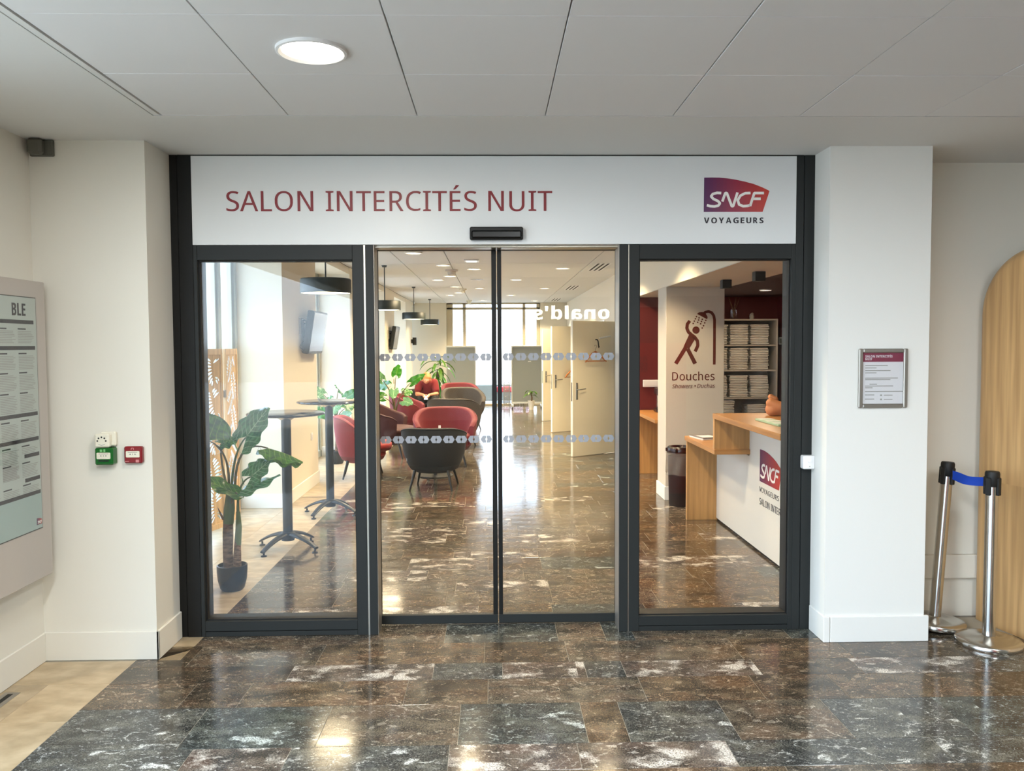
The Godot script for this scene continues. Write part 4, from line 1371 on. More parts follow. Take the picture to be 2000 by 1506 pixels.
# ---------------------------------------------------------------- wooden booth at the right edge
func build_booth() -> void:
	var o := thing("wooden_booth", "tall pale wooden booth with a large rounded corner at the right edge", "booth", Vector3(2.785, 0, -0.175))
	# outline in z (towards the concourse) and y, pushed out along x
	var pts := PackedVector2Array()
	var far := 0.0
	var top := 2.12
	var r := 0.36
	pts.append(Vector2(far, 0.0))
	for k in 13:
		var a := PI - k * PI / 24.0
		pts.append(Vector2(far + r + cos(a) * r, top - r + sin(a) * r))
	for k in 13:
		var a := PI / 2 - k * PI / 24.0
		pts.append(Vector2(1.25 - r + cos(a) * r, top - r + sin(a) * r))
	pts.append(Vector2(1.25, 0.0))
	# rounded rim: rings of the outline, drawn in and pushed out
	var rings := []
	for k in 9:
		var a := k * PI / 2 / 8.0
		var inset := 0.075 * (1.0 - sin(a))
		var x := -0.075 * (1.0 - cos(a)) * -1.0
		var row := PackedVector3Array()
		var q := 0
		for p in pts:
			var c := Vector2(0.625, 0.9)
			var d := (p - c)
			var ins := Vector2(p.x - signf(d.x) * inset if absf(d.x) > 0.3 else p.x, p.y)
			if p.y > top - r - 0.001:
				var cc := Vector2(far + r if p.x < 0.625 else 1.25 - r, top - r)
				var dd := p - cc
				ins = cc + dd.normalized() * (dd.length() - inset)
			row.append(Vector3(x, ins.y, ins.x))
			q += 1
		rings.append(row)
	var mb := MB.new()
	mb.grid(rings, false, false)
	var face := PackedVector2Array()
	for p in rings[0]:
		face.append(Vector2(p.z, p.y))
	var fm := MB.new()
	fm.xf = Transform3D(Basis(Vector3(0, 0, 1), Vector3(0, 1, 0), Vector3(-1, 0, 0)), Vector3.ZERO)
	fm.prism(face, -0.02, 0.0)
	part(o, "side_panel", fm, M.booth_wood)
	var rim: MeshInstance3D = part(o, "rounded_rim", mb, M.booth_wood)
	var shell := MB.new()
	var back := []
	for x in [0.075, 0.7]:
		var row := PackedVector3Array()
		for p in pts:
			row.append(Vector3(x, p.y, p.x))
		back.append(row)
	shell.grid(back)
	part(o, "shell", shell, M.booth_wood)
	o.rotation.y = 0.2
	rim.position = Vector3.ZERO


# ---------------------------------------------------------------- plants
# one heart-shaped leaf from its stalk joint towards tip; face is the way its upper side looks
func leaf(parent: Node, joint: Vector3, tip: Vector3, face_dir: Vector3, half: float, m: Material, lobe := 0.28, fold := 0.12, droop := 0.12, wav := 0.02) -> void:
	var l := joint.distance_to(tip)
	var y := (tip - joint).normalized()
	var x := y.cross(face_dir).normalized()
	var z := x.cross(y)
	var mb := MB.new()
	for s in [-1.0, 1.0]:
		var rows := []
		for r in 17:
			var u := -lobe + (1.0 + lobe) * r / 16.0
			var e := (u + lobe) / (1.0 + lobe)
			var w: float = half * pow(e, 0.42) * pow(maxf(1.0 - e, 0.0), 0.72) * 2.05
			var inner: float = 0.0
			if u < 0.0:
				inner = minf(w, half * 0.62 * pow(-u / lobe, 0.75))
			var row := PackedVector3Array()
			for q in 8:
				var k := q / 7.0
				var ax: float = lerpf(inner, w, k)
				var h: float = fold * ax + wav * sin(u * 15.0 + s) * k * k - droop * l * u * absf(u) - 0.10 * k * k * half
				row.append(joint + x * (ax * s) + y * (u * l) + z * h)
			rows.append(row)
		mb.grid(rows, false, s < 0.0)
	var o := part(parent, "leaf", mb, m)
	var rib := MB.new()
	var path := []
	for r in 7:
		var u := r / 6.0 * 0.96
		path.append(joint + y * (u * l) + z * (-droop * l * u * u - 0.003))
	rib.tube(path, [0.004, 0.0035, 0.003, 0.0026, 0.002, 0.0015, 0.001], 6)
	part(o, "midrib", rib, M.stem_green)


func stalk(parent: Node, a: Vector3, b: Vector3, bend: Vector3, r0: float, r1: float, m: Material) -> void:
	var path := []
	var rad := []
	for k in 11:
		var s := k / 10.0
		path.append(a.lerp(b, s) + bend * (4.0 * s * (1.0 - s)))
		rad.append(lerpf(r0, r1, s))
	part(parent, "stalk", MB.new().tube(path, rad, 8), m)


func build_plants() -> void:
	# nearest plant: coordinates are those of the place, moved into the pot's own frame
	var base := Vector3(-1.725, 0, -0.90)
	var o := thing("potted_plant", "large-leaved potted plant in a black pot just inside the left glass panel", "plant", base, 0.0, "tall potted plants in the lounge")
	part(o, "pot", MB.new().lathe([Vector2(0.0005, 0.0), Vector2(0.066, 0.0), Vector2(0.078, 0.015), Vector2(0.092, 0.07), Vector2(0.097, 0.13), Vector2(0.097, 0.165), Vector2(0.089, 0.168), Vector2(0.088, 0.13)], 40), M.pot_black)
	var so := MB.new()
	so.disc(0.089, 0.145)
	part(o, "soil", so, M.soil)
	part(o, "trunk", MB.new().tube([Vector3(-0.022, 0.13, 0), Vector3(-0.026, 0.25, 0.0), Vector3(-0.022, 0.38, 0.0), Vector3(-0.018, 0.50, 0)], [0.034, 0.032, 0.034, 0.03], 14), M.bark)
	part(o, "trunk", MB.new().tube([Vector3(0.035, 0.13, 0.01), Vector3(0.04, 0.24, 0.012), Vector3(0.043, 0.34, 0.01)], [0.028, 0.025, 0.019], 12), M.bark)
	part(o, "sheath", MB.new().tube([Vector3(-0.018, 0.44, 0.0), Vector3(-0.01, 0.54, 0.0), Vector3(-0.002, 0.64, 0)], [0.034, 0.036, 0.026], 12), M.stem_green)
	part(o, "sheath", MB.new().tube([Vector3(0.043, 0.30, 0.01), Vector3(0.052, 0.42, 0.01), Vector3(0.05, 0.52, 0.01)], [0.022, 0.02, 0.013], 10), M.stem_green)
	part(o, "dry_scale", MB.new().tube([Vector3(-0.045, 0.47, 0.02), Vector3(-0.062, 0.52, 0.03), Vector3(-0.075, 0.555, 0.035)], [0.008, 0.006, 0.001], 6), M.bark)
	var w := func(x: float, y: float, dz: float) -> Vector3: return Vector3(x + 1.725, y, dz)
	# [joint, tip, facing, half width, material, lobe, fold, droop, start, bend]
	var lv := [
		[w.call(-1.835, 0.99, 0.05), w.call(-1.99, 1.16, 0.10), Vector3(0.1, 0.2, 1.0), 0.165, "leaf_dark", 0.42, 0.1, 0.15, Vector3(-0.02, 0.60, 0.0), Vector3(0.05, 0.06, 0.0)],
		[w.call(-1.62, 1.005, 0.0), w.call(-1.462, 1.205, 0.02), Vector3(-0.45, 0.45, 0.8), 0.135, "leaf_blue", 0.40, 0.16, 0.0, Vector3(0.005, 0.62, 0.0), Vector3(-0.02, 0.05, 0.0)],
		[w.call(-1.475, 0.935, 0.0), w.call(-1.225, 0.885, 0.05), Vector3(0.0, 0.94, -0.35), 0.095, "leaf_dark", 0.24, -0.75, 0.14, Vector3(0.03, 0.62, 0.0), Vector3(-0.06, 0.12, 0.0)],
		[w.call(-1.585, 0.75, 0.02), w.call(-1.445, 0.865, 0.05), Vector3(-0.45, 0.45, 0.8), 0.095, "leaf_blue", 0.42, 0.15, 0.0, Vector3(0.05, 0.45, 0.01), Vector3(-0.03, 0.06, 0.0)],
		[w.call(-1.665, 0.65, 0.04), w.call(-1.40, 0.79, 0.06), Vector3(-0.15, 0.85, 0.5), 0.055, "leaf_blue", 0.1, -0.3, 0.10, Vector3(0.05, 0.50, 0.01), Vector3(0.0, 0.03, 0.0)],
		[w.call(-1.665, 0.645, 0.06), w.call(-1.93, 0.78, 0.12), Vector3(0.15, 0.85, 0.5), 0.065, "leaf_dark", 0.16, 0.25, -0.10, Vector3(0.01, 0.58, 0.02), Vector3(0.01, 0.03, 0.01)],
		[w.call(-1.80, 0.96, -0.06), w.call(-1.70, 1.0, -0.12), Vector3(0.0, 0.7, 0.7), 0.06, "leaf_dark", 0.3, 0.1, 0.1, Vector3(-0.01, 0.60, -0.02), Vector3(-0.02, 0.04, 0.0)],
	]
	for l in lv:
		leaf(o, l[0], l[1], l[2], l[3], M[l[4]], l[5], l[6], l[7], 0.012)
		stalk(o, l[8], l[0], l[9], 0.010, 0.0045, M.stem_olive if l[4] == "leaf_dark" else M.stem_green)
	# the two plants further in
	tall_plant(Vector3(-2.13, 0, -6.75), 101, 1.12, 0.8, "leaf_bright", "bright green potted plant behind the coral tub chair", 0.13)
	tall_plant(Vector3(-1.60, 0, -8.98), 202, 1.25, 0.95, "leaf_bright", "tall large-leaved plant between the wine and red armchairs", 0.125)
	# strap-leaved palm behind the person
	var p := thing("potted_palm", "dark strap-leaved palm behind the seated person", "plant", Vector3(-1.30, 0, -15.2), 0.0, "")
	part(p, "pot", MB.new().lathe([Vector2(0.0005, 0.0), Vector2(0.13, 0.0), Vector2(0.16, 0.05), Vector2(0.18, 0.3), Vector2(0.17, 0.31)], 28), M.pot_black)
	part(p, "trunk", MB.new().tube([Vector3(0, 0.2, 0), Vector3(0.01, 0.7, 0), Vector3(0, 1.05, 0)], [0.035, 0.03, 0.03], 10), M.bark)
	for k in 26:
		var a := k * 2.39996
		var up := 0.9 - k * 0.07
		var len := 0.50 + 0.12 * sin(k * 1.7)
		strap(p, Vector3(0, 0.74 + (25 - k) * 0.022, 0), Vector3(cos(a), up, sin(a)).normalized(), len, 0.055, M.leaf_dark if k % 4 else M.leaf_bright)
	# little plant in a white pot
	var s := thing("potted_plant", "small plant in a tapered white pot on the floor before the right board", "plant", Vector3(0.965, 0, -16.0), 0.0, "")
	part(s, "pot", MB.new().lathe([Vector2(0.0005, 0.0), Vector2(0.055, 0.0), Vector2(0.085, 0.20), Vector2(0.09, 0.205), Vector2(0.09, 0.225), Vector2(0.078, 0.225)], 24), M.pot_white)
	part(s, "trunk", MB.new().tube([Vector3(0, 0.15, 0), Vector3(0.015, 0.3, 0), Vector3(-0.01, 0.42, 0)], [0.022, 0.018, 0.012], 8), M.bark)
	for k in 11:
		var a := k * 2.39996
		strap(s, Vector3(0, 0.34 + (k % 4) * 0.03, 0), Vector3(cos(a), 0.7, sin(a) * 0.6).normalized(), 0.22 + 0.06 * sin(k * 2.1), 0.035, M.leaf_dark)


func strap(parent: Node, at: Vector3, dir: Vector3, length: float, half: float, m: Material) -> void:
	var side := dir.cross(Vector3.UP).normalized()
	var p := at
	var d := dir
	var rows := []
	for k in 9:
		var s := k / 8.0
		var w := half * pow(s + 0.06, 0.4) * pow(1.0 - s, 0.6) * 1.5
		var nrm := side.cross(d)
		var row := PackedVector3Array()
		for q in 5:
			var e := q / 2.0 - 1.0
			row.append(p + side * (e * w) + nrm * (absf(e) * w * 0.35))
		rows.append(row)
		d = (d + Vector3.DOWN * 0.24).normalized()
		p += d * (length / 8.0)
	part(parent, "leaf", MB.new().grid(rows), m)


func tall_plant(at: Vector3, sd: int, tall: float, spread: float, leaf_mat: String, label: String, half: float) -> void:
	var r := RandomNumberGenerator.new()
	r.seed = sd
	var o := thing("potted_plant", label, "plant", at, 0.0, "tall potted plants in the lounge")
	part(o, "pot", MB.new().lathe([Vector2(0.0005, 0.0), Vector2(0.075, 0.0), Vector2(0.1, 0.05), Vector2(0.11, 0.17), Vector2(0.10, 0.18)], 28), M.pot_black)
	part(o, "trunk", MB.new().tube([Vector3(0, 0.13, 0), Vector3(0.01, 0.32, 0), Vector3(0, 0.5, 0)], [0.035, 0.03, 0.028], 10), M.bark)
	for k in 8:
		var a := k * 2.39996 + 0.6
		var hh := tall * (0.62 + 0.36 * (k / 7.0))
		var out := spread * r.randf_range(0.12, 0.30)
		var j := Vector3(cos(a) * out, hh * 0.92, sin(a) * out)
		var td := Vector3(cos(a) * 0.8, r.randf_range(-0.5, 0.9), sin(a) * 0.8).normalized()
		leaf(o, j, j + td * r.randf_range(0.20, 0.30) * spread, Vector3(0.2 * cos(a), 0.5, 0.8), half * r.randf_range(0.6, 0.85), M[leaf_mat] if k % 3 else M.leaf_blue, 0.34, 0.12, 0.08, 0.012)
		stalk(o, Vector3(cos(a) * 0.015, 0.45, sin(a) * 0.015), j, Vector3(-cos(a) * 0.06, 0.04, -sin(a) * 0.06), 0.010, 0.005, M.stem_olive)


# ---------------------------------------------------------------- bar tables
func build_bar_tables() -> void:
	var o := thing("bar_table", "tall round bar table with a black top, nearer the entrance", "bar table", Vector3(-1.627, 0, -1.99), 0.0, "tall black bar tables by the windows")
	part(o, "tabletop", MB.new().lathe([Vector2(0.0005, 1.062), Vector2(0.285, 1.062), Vector2(0.297, 1.067), Vector2(0.30, 1.074), Vector2(0.297, 1.081), Vector2(0.285, 1.085), Vector2(0.0005, 1.085)], 56), mat("table_top", Color(0.055, 0.045, 0.04), 0.12))
	part(o, "top_plate", MB.new().lathe([Vector2(0.0005, 1.02), Vector2(0.045, 1.025), Vector2(0.08, 1.05), Vector2(0.085, 1.061)], 24), M.steel)
	part(o, "column", MB.new().lathe([Vector2(0.038, 0.08), Vector2(0.038, 1.025)], 28), M.table_metal)
	part(o, "hub", MB.new().lathe([Vector2(0.0005, 0.075), Vector2(0.05, 0.07), Vector2(0.055, 0.10), Vector2(0.05, 0.135), Vector2(0.04, 0.14)], 24), M.table_metal)
	for k in 4:
		var a := deg_to_rad(28.0 + k * 90.0)
		var d := Vector3(cos(a), 0, sin(a))
		var side := Vector3(-d.z, 0, d.x)
		var rows := []
		for s in 9:
			var e := s / 8.0
			var cy := 0.115 - 0.085 * e * e * 0.85 - 0.01 * e
			var hw := lerpf(0.036, 0.024, e)
			var hh := lerpf(0.026, 0.013, e)
			var row := PackedVector3Array()
			var c := d * lerpf(0.02, 0.285, e) + Vector3(0, cy, 0)
			for q in 10:
				var t := TAU * q / 10.0
				row.append(c + side * (hw * cos(t)) + Vector3.UP * (hh * (sin(t) if sin(t) > 0 else 0.5 * sin(t))))
			rows.append(row)
		var mb := MB.new().grid(rows, true, true)
		var endc := d * 0.285 + Vector3(0, 0.033, 0)
		for q in 10:
			mb.otri(endc, rows[8][q], rows[8][(q + 1) % 10], endc - d)
		part(o, "foot_arm", mb, M.table_metal)
		var g := MB.new()
		g.xf = Transform3D(Basis(), d * 0.27)
		g.lathe([Vector2(0.0005, 0.0), Vector2(0.024, 0.0), Vector2(0.022, 0.008), Vector2(0.008, 0.012), Vector2(0.008, 0.03)], 16)
		part(o, "glide", g, M.black_plastic)
	dup(o, Vector3(-1.56, 0, -3.36), 0.08, "tall round bar table with a black top, further from the entrance")


# ---------------------------------------------------------------- folding screen
func build_screen() -> void:
	var o := thing("folding_screen", "folding pale wooden screen with cut-out palm leaves before the first window", "folding screen", Vector3(-2.245, 0, -2.38))
	var folds := [[Vector3(0, 0, 0), Vector3(-0.13, 0, 0.41)], [Vector3(0.012, 0, -0.03), Vector3(-0.02, 0, -0.45)]]
	var r := RandomNumberGenerator.new()
	r.seed = 5
	var which := 0
	for f in folds:
		var a: Vector3 = f[0]
		var b: Vector3 = f[1]
		var d := (b - a).normalized()
		var wide := a.distance_to(b)
		var nrm := d.cross(Vector3.UP)
		var bs := Basis(d, Vector3.UP, nrm)
		var tall := 1.585
		for q in [[0.0, 0.028], [wide - 0.028, wide]]:
			var mb := MB.new()
			mb.xf = Transform3D(bs, a)
			mb.cbox(Vector3(q[0], 0, -0.012), Vector3(q[1], tall, 0.012), 0.002)
			part(o, "post", mb, M.pine)
		for q in [[0.10, 0.145], [tall - 0.05, tall]]:
			var mb := MB.new()
			mb.xf = Transform3D(bs, a)
			mb.cbox(Vector3(0.028, q[0], -0.010), Vector3(wide - 0.028, q[1], 0.010), 0.002)
			part(o, "rail", mb, M.pine)
		# the sheet: a board with leaf slots cut through
		var root := CSGBox3D.new()
		var x0 := 0.028
		var x1 := wide - 0.028
		var y0 := 0.145
		var y1 := tall - 0.05
		root.size = Vector3(x1 - x0, y1 - y0, 0.006)
		root.name = numbered(o, "cut_out_panel")
		root.material = M.pine
		o.add_child(root, true)
		var cx := -(x1 - x0) * 0.5
		var cy := -(y1 - y0) * 0.5
		var polys := []
		for row in 5:
			for cl in 2:
				var c := Vector2((0.10 if cl == 0 else 0.27) + r.randf_range(-0.02, 0.02), 0.12 + row * 0.285 + cl * 0.13)
				var tilt := r.randf_range(-0.6, 0.6) + (0.5 if cl else -0.5)
				for k in 9:
					for sd in [-1.0, 1.0]:
						var t: float = k / 8.0
						var start: Vector2 = c + Vector2(0, 0.11 - t * 0.19).rotated(tilt) + Vector2(sd * 0.018, 0).rotated(tilt)
						var ang: float = tilt + (0.9 - t * 1.5) * sd
						var ln := 0.085 * sin(0.5 + t * 2.2)
						if which == 1:
							ln *= 0.75
						var pg := PackedVector2Array()
						for e in 5:
							var s := e / 4.0
							pg.append(start + Vector2(sd * s * ln, -0.018 * s * s + (0.0085 + 0.004 * s) * sin(PI * (0.12 + 0.8 * s))).rotated(ang))
						for e in 5:
							var s := 1.0 - e / 4.0
							pg.append(start + Vector2(sd * s * ln, -0.018 * s * s - (0.0085 + 0.004 * s) * sin(PI * (0.12 + 0.8 * s))).rotated(ang))
						polys.append(pg)
		# cuts that meet are joined, and only cuts inside the board are kept
		for pg in polys:
			var inside := true
			for p in pg:
				if p.x < 0.008 or p.x > x1 - x0 - 0.008 or p.y < 0.008 or p.y > y1 - y0 - 0.008:
					inside = false
			if not inside:
				continue
			var cut := CSGPolygon3D.new()
			cut.name = "slot"
			cut.polygon = pg
			cut.mode = CSGPolygon3D.MODE_DEPTH
			cut.depth = 0.03
			cut.operation = CSGShape3D.OPERATION_SUBTRACTION
			cut.position = Vector3(cx, cy, 0.015)
			root.add_child(cut, true)
		root.transform = Transform3D(bs, a + d * (x0 + x1) * 0.5 + Vector3.UP * (y0 + y1) * 0.5)
		which += 1
	for y in [0.35, 1.18]:
		part(o, "hinge", MB.new().cbox(Vector3(-0.004, y, -0.030), Vector3(0.024, y + 0.06, -0.002), 0.003), M.brushed)


# ---------------------------------------------------------------- tub chairs
func make_chair(label: String, cloth: Material, wide: float, deep: float, h_back: float, h_arm: float, reach: float, legs: Material, slope := 3.0) -> Node3D:
	var o := thing("tub_chair", label, "armchair", Vector3.ZERO, 0.0, "velvet tub chairs in the lounge")
	var rx := wide * 0.5
	var rz := deep * 0.5
	var thick := 0.075
	var y0 := 0.20
	var rows := []
	var na := 40
	var rim := []
	for k in na + 1:
		var a := deg_to_rad(-reach + 2.0 * reach * k / na)
		var f := cos(a * 0.5)
		var s := pow(smoothstep(0.30, 0.98, f), slope)
		var yt := lerpf(h_arm, h_back, s)
		if absf(rad_to_deg(a)) > reach - 14.0:
			yt -= 0.05 * pow((absf(rad_to_deg(a)) - reach + 14.0) / 14.0, 2.0)
		var dir := Vector3(sin(a), 0, -cos(a))
		var row := PackedVector3Array()
		var out := [[y0, 0.60], [y0 + 0.03, 0.72], [y0 + 0.09, 0.83], [lerpf(y0, yt, 0.45), 0.93], [lerpf(y0, yt, 0.75), 0.985], [yt - 0.025, 1.0]]
		for p in out:
			row.append(Vector3(dir.x * rx * p[1], p[0], dir.z * rz * p[1]))
		for q in 5:
			var t := PI * (q + 0.5) / 5.0
			var rr := 1.0 - thick / rx * 0.5 * (1.0 - cos(t))
			row.append(Vector3(dir.x * rx * rr, yt - 0.025 + sin(t) * 0.028, dir.z * rz * rr))
		rim.append(Vector3(dir.x * rx * 1.0, yt - 0.008, dir.z * rz * 1.0))
		var ins := 1.0 - thick / rx
		for p in [[yt - 0.03, ins], [lerpf(0.40, yt, 0.5), ins - 0.04], [0.40, ins - 0.09], [0.30, ins - 0.12]]:
			row.append(Vector3(dir.x * rx * p[1], p[0], dir.z * rz * p[1]))
		rows.append(row)
	var mb := MB.new()
	mb.grid(rows, false, true)
	for e in [0, na]:
		var c := Vector3.ZERO
		for p in rows[e]:
			c += p
		c /= rows[e].size()
		var inward: Vector3 = rows[1 if e == 0 else na - 1][4]
		for q in rows[e].size():
			mb.otri(c, rows[e][q], rows[e][(q + 1) % rows[e].size()], inward)
	part(o, "shell", mb, cloth)
	part(o, "piping", MB.new().tube(rim, 0.006, 6), cloth)
	# seat base and cushion: rounded squarish discs, pushed forward
	var sb := MB.new()
	sb.xf = Transform3D(Basis.from_scale(Vector3(rx, 1, rz)), Vector3.ZERO)
	sb.lathe([Vector2(0.0005, y0 - 0.015), Vector2(0.56, y0 - 0.012), Vector2(0.72, y0 + 0.02), Vector2(0.80, y0 + 0.07), Vector2(0.80, 0.33), Vector2(0.0005, 0.335)], 40)
	part(o, "seat_base", sb, cloth)
	var cu := MB.new()
	cu.xf = Transform3D(Basis.from_scale(Vector3(rx, 1, rz * 1.06)), Vector3(0, 0, 0.05))
	cu.lathe([Vector2(0.0005, 0.325), Vector2(0.76, 0.325), Vector2(0.815, 0.345), Vector2(0.83, 0.375), Vector2(0.82, 0.41), Vector2(0.77, 0.435), Vector2(0.6, 0.447), Vector2(0.0005, 0.455)], 40)
	part(o, "seat_cushion", cu, cloth)
	for s in [[-1, -1], [1, -1], [-1, 1], [1, 1]]:
		part(o, "leg", MB.new().tube([Vector3(s[0] * rx * 0.50, y0 + 0.02, s[1] * rz * 0.50), Vector3(s[0] * rx * 0.64, 0.0, s[1] * rz * 0.66)], [0.018, 0.011], 10), legs)
	return o


func build_chairs() -> void:
	var a := make_chair("black velvet tub chair seen from behind, nearest the sliding doors", M.velvet_black, 0.74, 0.72, 0.70, 0.60, 122.0, M.leg_wood)
	a.position = Vector3(-0.665, 0, -4.78)
	a.rotation.y = PI - 0.10
	part(a, "care_label", MB.new().cbox(Vector3(0.2735, 0.325, -0.195), Vector3(0.2765, 0.355, -0.192), 0.0005), M.paper)
	var r := make_chair("wide red velvet tub chair facing the nearest black one across the low table", M.velvet_red, 0.86, 0.80, 0.76, 0.58, 118.0, M.leg_wood)
	r.position = Vector3(-0.64, 0, -6.55)
	r.rotation.y = 0.06
	var g := make_chair("taupe velvet tub chair seen from behind, back to back with the red one", M.velvet_taupe, 0.86, 0.80, 0.79, 0.58, 118.0, M.leg_wood)
	g.position = Vector3(-0.60, 0, -8.45)
	g.rotation.y = PI - 0.2
	var g2 := dup(g, Vector3(-0.56, 0, -11.3), 0.25, "taupe velvet tub chair further back, turned three quarters to the aisle")
	var far := dup(r, Vector3(-0.72, 0, -14.0), 0.3, "red velvet tub chair furthest from the doors in front of the left board")
	var c := make_chair("coral red tub chair behind the second bar table, half hidden by the door post", M.velvet_coral, 0.70, 0.70, 0.75, 0.47, 104.0, M.leg_wood, 2.4)
	c.position = Vector3(-1.60, 0, -5.62)
	c.rotation.y = PI / 2 + 0.12
	var w := make_chair("dark wine velvet armchair in profile behind the left door leaf", M.velvet_wine, 0.86, 0.84, 0.78, 0.60, 122.0, M.leg_wood)
	w.position = Vector3(-1.53, 0, -7.45)
	w.rotation.y = PI / 2 - 0.1
	dup(r, Vector3(-1.44, 0, -10.15), PI / 2 - 0.05, "red velvet tub chair in profile under the leaves of the tall plant")
	var b := dup(a, Vector3(-1.50, 0, -12.55), 0.55, "black tub chair that the person with the phone sits in")
	# low table
	var t := thing("low_table", "low round table on a disc foot behind the nearest black chair", "low table", Vector3(-0.712, 0, -5.62))
	part(t, "tabletop", MB.new().lathe([Vector2(0.0005, 0.44), Vector2(0.345, 0.44), Vector2(0.35, 0.45), Vector2(0.345, 0.46), Vector2(0.0005, 0.46)], 40), M.table_top)
	part(t, "column", MB.new().lathe([Vector2(0.022, 0.01), Vector2(0.022, 0.44)], 16), M.black_matt)
	part(t, "foot", MB.new().lathe([Vector2(0.0005, 0.0), Vector2(0.215, 0.0), Vector2(0.22, 0.005), Vector2(0.215, 0.012), Vector2(0.0005, 0.016)], 40), M.black_matt)
	var cd := thing("table_card", "small white folded card standing on the low round table", "card", Vector3(-0.66, 0.46, -5.70))
	var mb := MB.new()
	for s in [-1, 1]:
		mb.quad(Vector3(-0.03 * 0.5, 0, s * 0.025), Vector3(0.03 * 0.5, 0, s * 0.025), Vector3(0.03 * 0.5, 0.155, 0.001 * s), Vector3(-0.03 * 0.5, 0.155, 0.001 * s))
	part(cd, "leaf_sheet", mb, M.paper)


# ---------------------------------------------------------------- the seated person
func build_person() -> void:
	var at := Vector3(-1.33, 0.0, -12.42)
	var o := thing("person", "person with short blond hair in a dark red T-shirt, bent over a phone", "person", at, 0.02)
	var hip := 0.50
	var sk := []
	for s in [-1.0, 1.0]:
		sk.append([Vector3(s * 0.085, hip, 0.0), Vector3(s * 0.125, 0.52, 0.40), 0.085, 0.062])
		sk.append([Vector3(s * 0.125, 0.52, 0.40), Vector3(s * 0.12, 0.10, 0.36), 0.060, 0.040])
		sk.append([Vector3(s * 0.12, 0.06, 0.35), Vector3(s * 0.14, 0.035, 0.55), 0.038, 0.030])
		sk.append([Vector3(s * 0.155, 0.865, 0.23), Vector3(s * 0.19, 0.635, 0.30), 0.052, 0.042])
		sk.append([Vector3(s * 0.19, 0.635, 0.30), Vector3(s * 0.055, 0.625, 0.49), 0.040, 0.027])
	var torso := [[Vector3(-0.07, hip + 0.02, -0.02), Vector3(0.07, hip + 0.02, -0.02), 0.11, 0.11], [Vector3(0, hip + 0.05, -0.01), Vector3(0, 0.72, 0.12), 0.115, 0.12], [Vector3(0, 0.72, 0.12), Vector3(0, 0.84, 0.21), 0.125, 0.11], [Vector3(-0.12, 0.86, 0.22), Vector3(0.12, 0.86, 0.22), 0.065, 0.065]]
	var head := [[Vector3(0, 0.88, 0.24), Vector3(0, 0.93, 0.33), 0.052, 0.05], [Vector3(0, 0.965, 0.345), Vector3(0, 0.925, 0.415), 0.088, 0.072], [Vector3(0, 0.90, 0.435), Vector3(0, 0.882, 0.435), 0.045, 0.036]]
	var body := MB.new()
	nets(body, sk + torso + head, 0.016, 0.025)
	# face: brow, nose, mouth, chin, ears
	nets(body, [[Vector3(0, 0.915, 0.487), Vector3(0, 0.893, 0.494), 0.009, 0.013], [Vector3(-0.02, 0.874, 0.462), Vector3(0.02, 0.874, 0.462), 0.008, 0.008], [Vector3(-0.035, 0.936, 0.472), Vector3(0.035, 0.936, 0.472), 0.010, 0.010], [Vector3(-0.084, 0.925, 0.385), Vector3(-0.086, 0.90, 0.388), 0.014, 0.010], [Vector3(0.084, 0.925, 0.385), Vector3(0.086, 0.90, 0.388), 0.014, 0.010]], 0.006, 0.006)
	for s in [-1.0, 1.0]:      # hands round the phone
		var hb := []
		var wr := Vector3(s * 0.055, 0.625, 0.49)
		var pm := Vector3(s * 0.036, 0.60, 0.545)
		hb.append([wr, pm, 0.024, 0.026])
		hb.append([pm + Vector3(s * 0.012, 0.0, 0.0), pm + Vector3(-s * 0.012, -0.012, 0.03), 0.022, 0.020])
		for f in 4:
			var k := pm + Vector3(s * (0.018 - f * 0.011), 0.008 - f * 0.012, 0.045 - f * 0.003)
			var ln: float = [0.030, 0.034, 0.032, 0.025][f]
			var mid := k + Vector3(-s * 0.006, -0.010, ln)
			hb.append([k, mid, 0.0088, 0.0082])
			hb.append([mid, mid + Vector3(-s * ln * 0.7, -0.012, -0.004), 0.0082, 0.007])
		var th := pm + Vector3(-s * 0.012, 0.016, -0.004)
		hb.append([th, th + Vector3(-s * 0.014, 0.014, 0.03), 0.011, 0.0095])
		hb.append([th + Vector3(-s * 0.014, 0.014, 0.03), th + Vector3(-s * 0.016, 0.010, 0.055), 0.0095, 0.008])
		nets(body, hb, 0.005, 0.006)
	part(o, "body", body, M.skin)
	var eyes := MB.new()
	for s in [-1.0, 1.0]:
		nets(eyes, [[Vector3(s * 0.031, 0.915, 0.474), Vector3(s * 0.033, 0.915, 0.474), 0.007, 0.007]], 0.004, 0.003)
	part(o, "eyes", eyes, M.paper)
	var hair := MB.new()
	nets(hair, [[Vector3(0, 0.985, 0.345), Vector3(0, 0.955, 0.405), 0.090, 0.078], [Vector3(0, 0.965, 0.31), Vector3(0, 0.93, 0.30), 0.082, 0.06], [Vector3(-0.06, 0.965, 0.41), Vector3(0.05, 0.97, 0.42), 0.036, 0.036], [Vector3(0.01, 1.045, 0.33), Vector3(0.02, 1.05, 0.32), 0.030, 0.028], [Vector3(-0.082, 0.95, 0.36), Vector3(-0.083, 0.92, 0.345), 0.018, 0.014], [Vector3(0.082, 0.95, 0.36), Vector3(0.083, 0.92, 0.345), 0.018, 0.014]], 0.010, 0.012)
	part(o, "hair", hair, M.hair_blond)
	var shirt := MB.new()
	var sl := []
	for s in [-1.0, 1.0]:
		sl.append([Vector3(s * 0.155, 0.865, 0.23), Vector3(s * 0.178, 0.72, 0.275), 0.060, 0.062])
	nets(shirt, torso + sl, 0.016, 0.02, 0.013)
	part(o, "shirt", shirt, M.shirt_red)
	var tr := MB.new()
